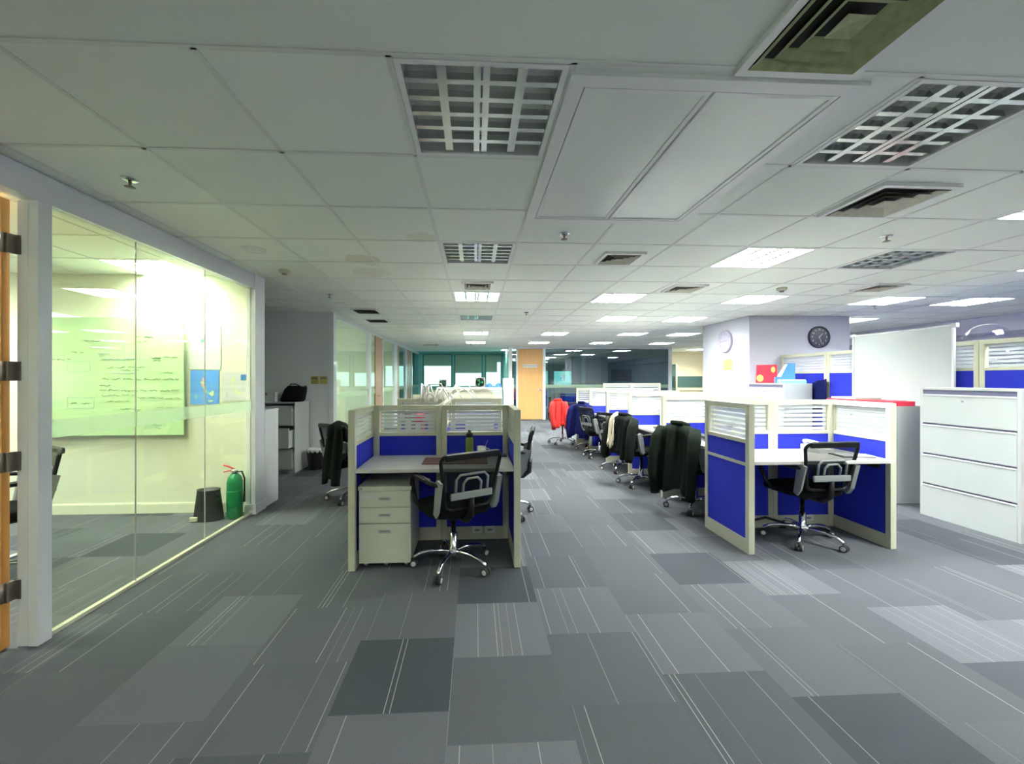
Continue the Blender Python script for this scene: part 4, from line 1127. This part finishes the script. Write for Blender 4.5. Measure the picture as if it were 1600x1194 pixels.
# ================================================================ CLOCKS AND NOTICES
def text_mesh(body, size, m, parent, loc, rot, ext=.0008, align='CENTER'):
    cu = bpy.data.curves.new('t', 'FONT'); cu.body = body; cu.size = size; cu.align_x = align; cu.align_y = 'CENTER'; cu.extrude = ext
    ob = bpy.data.objects.new('t', cu); col.objects.link(ob)
    dg = bpy.context.evaluated_depsgraph_get(); me = bpy.data.meshes.new_from_object(ob.evaluated_get(dg))
    bpy.data.objects.remove(ob)
    me.materials.append(M[m]); o = bpy.data.objects.new('lettering', me); col.objects.link(o)
    o.parent = parent; o.location = loc; o.rotation_euler = rot
    return o
def clock(label, loc, rz, r, face, rim, ink_, hrs, mins):
    """face looks along local -y"""
    root = thing('wall_clock', label, 'clock', loc, rz)
    mx = Matrix.Rotation(R(90), 4, 'X')
    MB().lathe([(r, 0), (r, .03), (r * .97, .042), (r * .87, .042), (r * .85, .026)], seg=40, mx=mx).build('rim', rim, root)
    MB().lathe([(r * .87, .002), (r * .87, .024), (.001, .025)], seg=40, mx=mx).build('face', face, root)
    for h in range(1, 13):
        a = R(90 - 30 * h)
        o = text_mesh(str(h), r * .24, ink_, root, (r * .68 * math.cos(a), -.027, r * .68 * math.sin(a)), (R(90), 0, 0)); o.name = 'numeral'
    for nm, a, L, w_ in (('hour_hand', R(90 - 30 * (hrs + mins / 60)), r * .45, .007), ('minute_hand', R(90 - 6 * mins), r * .68, .005)):
        mb = MB(); c_, s_ = math.cos(a), math.sin(a)
        mb.prism([(-c_ * .02 - s_ * w_, -s_ * .02 + c_ * w_), (-c_ * .02 + s_ * w_, -s_ * .02 - c_ * w_), (c_ * L + s_ * w_ * .4, s_ * L - c_ * w_ * .4), (c_ * L - s_ * w_ * .4, s_ * L + c_ * w_ * .4)], -.032, -.030, 'y')
        mb.build(nm, ink_, root)
clock('dark round wall clock with white numerals on the column front', (5.93, 6.90, 2.12), 0, .19, 'clock_face', 'clock_rim', 'white_pl', 1, 27)
clock('pale round wall clock with a grey rim on the column side', (4.70, 7.57, 2.10), R(-90), .21, 'white_pl', 'clock_rim2', 'clock_face', 2, 45)
root = thing('notice', 'yellow-green notice sheet taped under the pale clock', 'notice', (4.70, 7.50, 1.66), R(-90))
B(-.14, .14, -.004, -.001, -.10, .10).build('sheet', 'yellow_paper', root)
B(-.13, .05, -.0055, -.004, .10, .125).build('header_strip', 'ink_grey', root)
# door sign
root = thing('door_sign', 'small white name sign on the far wooden door', 'sign', (1.90, DY - .021, 1.84))
B(-.24, .24, -.008, 0, -.055, .055).build('plate', 'white_pl', root)
text_mesh('MEETING ROOM', .062, 'clock_rim', root, (0, -.0085, 0), (R(90), 0, 0))
# sockets on the kick rail of the left cubicle, cable at the right cubicle
for n, x in enumerate((.02, .13)):
    root = thing('socket', 'white power socket low on the left cubicle back panel, %s' % ('left', 'right')[n], 'socket', (x, 3.635, .085))
    MB().rbox(-.045, .045, -.012, 0, -.03, .03, .004).build('plate', 'white_pl', root)
    B(-.02, .02, -.0135, -.012, -.008, .008).build('outlet_holes', 'grey_pl', root)
root = thing('socket', 'white power socket low on the right cubicle back panel', 'socket', (3.15, 3.785, .085))
MB().rbox(-.05, .05, -.012, 0, -.03, .03, .004).build('plate', 'white_pl', root)
B(-.02, .02, -.0135, -.012, -.008, .008).build('outlet_holes', 'grey_pl', root)
tag(MB().tube([(2.55, 3.74, .01), (2.56, 3.70, .10), (2.66, 3.68, .13), (2.80, 3.66, .09), (2.95, 3.68, .02), (3.1, 3.7, .01)], .012, 8).build('cable', 'black_pl'), 'thick black cable looping on the floor of the right cubicle', 'cable')

# ================================================================ FAR ROOM CONTENTS
root = thing('conference_table', 'dark conference table behind the far glass', 'table', (3.8, 15.5, 0))
MB().rbox(-1.3, 1.3, -.4, .4, .70, .74, .01).build('tabletop', 'teal_dark', root)
for sx in (-1, 1): MB().box(sx * 1.0 - .05, sx * 1.0 + .05, -.3, .3, 0, .70).build('leg', 'teal_dark', root)
root = thing('wall_screen', 'dark wall screen in the far meeting room', 'screen', (6.05, 16.9, 1.55))
MB().rbox(-.42, .42, -.02, .04, -.25, .25, .008).build('bezel', 'black_pl', root)
B(-.40, .40, -.024, -.02, -.23, .23).build('screen', 'tv', root)
MB().box(-.03, .03, .04, .345, -.03, .03).build('bracket', 'black_pl', root)
root = thing('pantry_counter', 'cream counter by the far cream wall', 'counter', (8.2, 15.9, 0))
MB().rbox(-1.2, 1.2, -.28, .28, 0, .95, .01).build('body', 'wall_cream', root)
MB().rbox(-1.22, 1.22, -.3, .3, .95, .99, .005).build('worktop', 'cream', root)
root = thing('glass_screen', 'greenish glass screen by the far cream wall', 'glass screen', (7.3, 15.4, 0))
MB().box(-.30, .30, -.005, .005, .9, 1.95).build('pane', 'glass_teal', root)
MB().box(.30, .36, -.02, .02, 0, 1.97).box(-.36, -.30, -.02, .02, 0, 1.97).box(-.30, .30, -.02, .02, 0, .9).build('frame', 'cream', root)
root = thing('splashback', 'dark grey-green strip above the pantry counter', 'splashback', (8.3, 16.4, 0))
B(-.9, .9, -.01, -.001, 1.05, 1.5).build('panel', 'teal_dark', root)
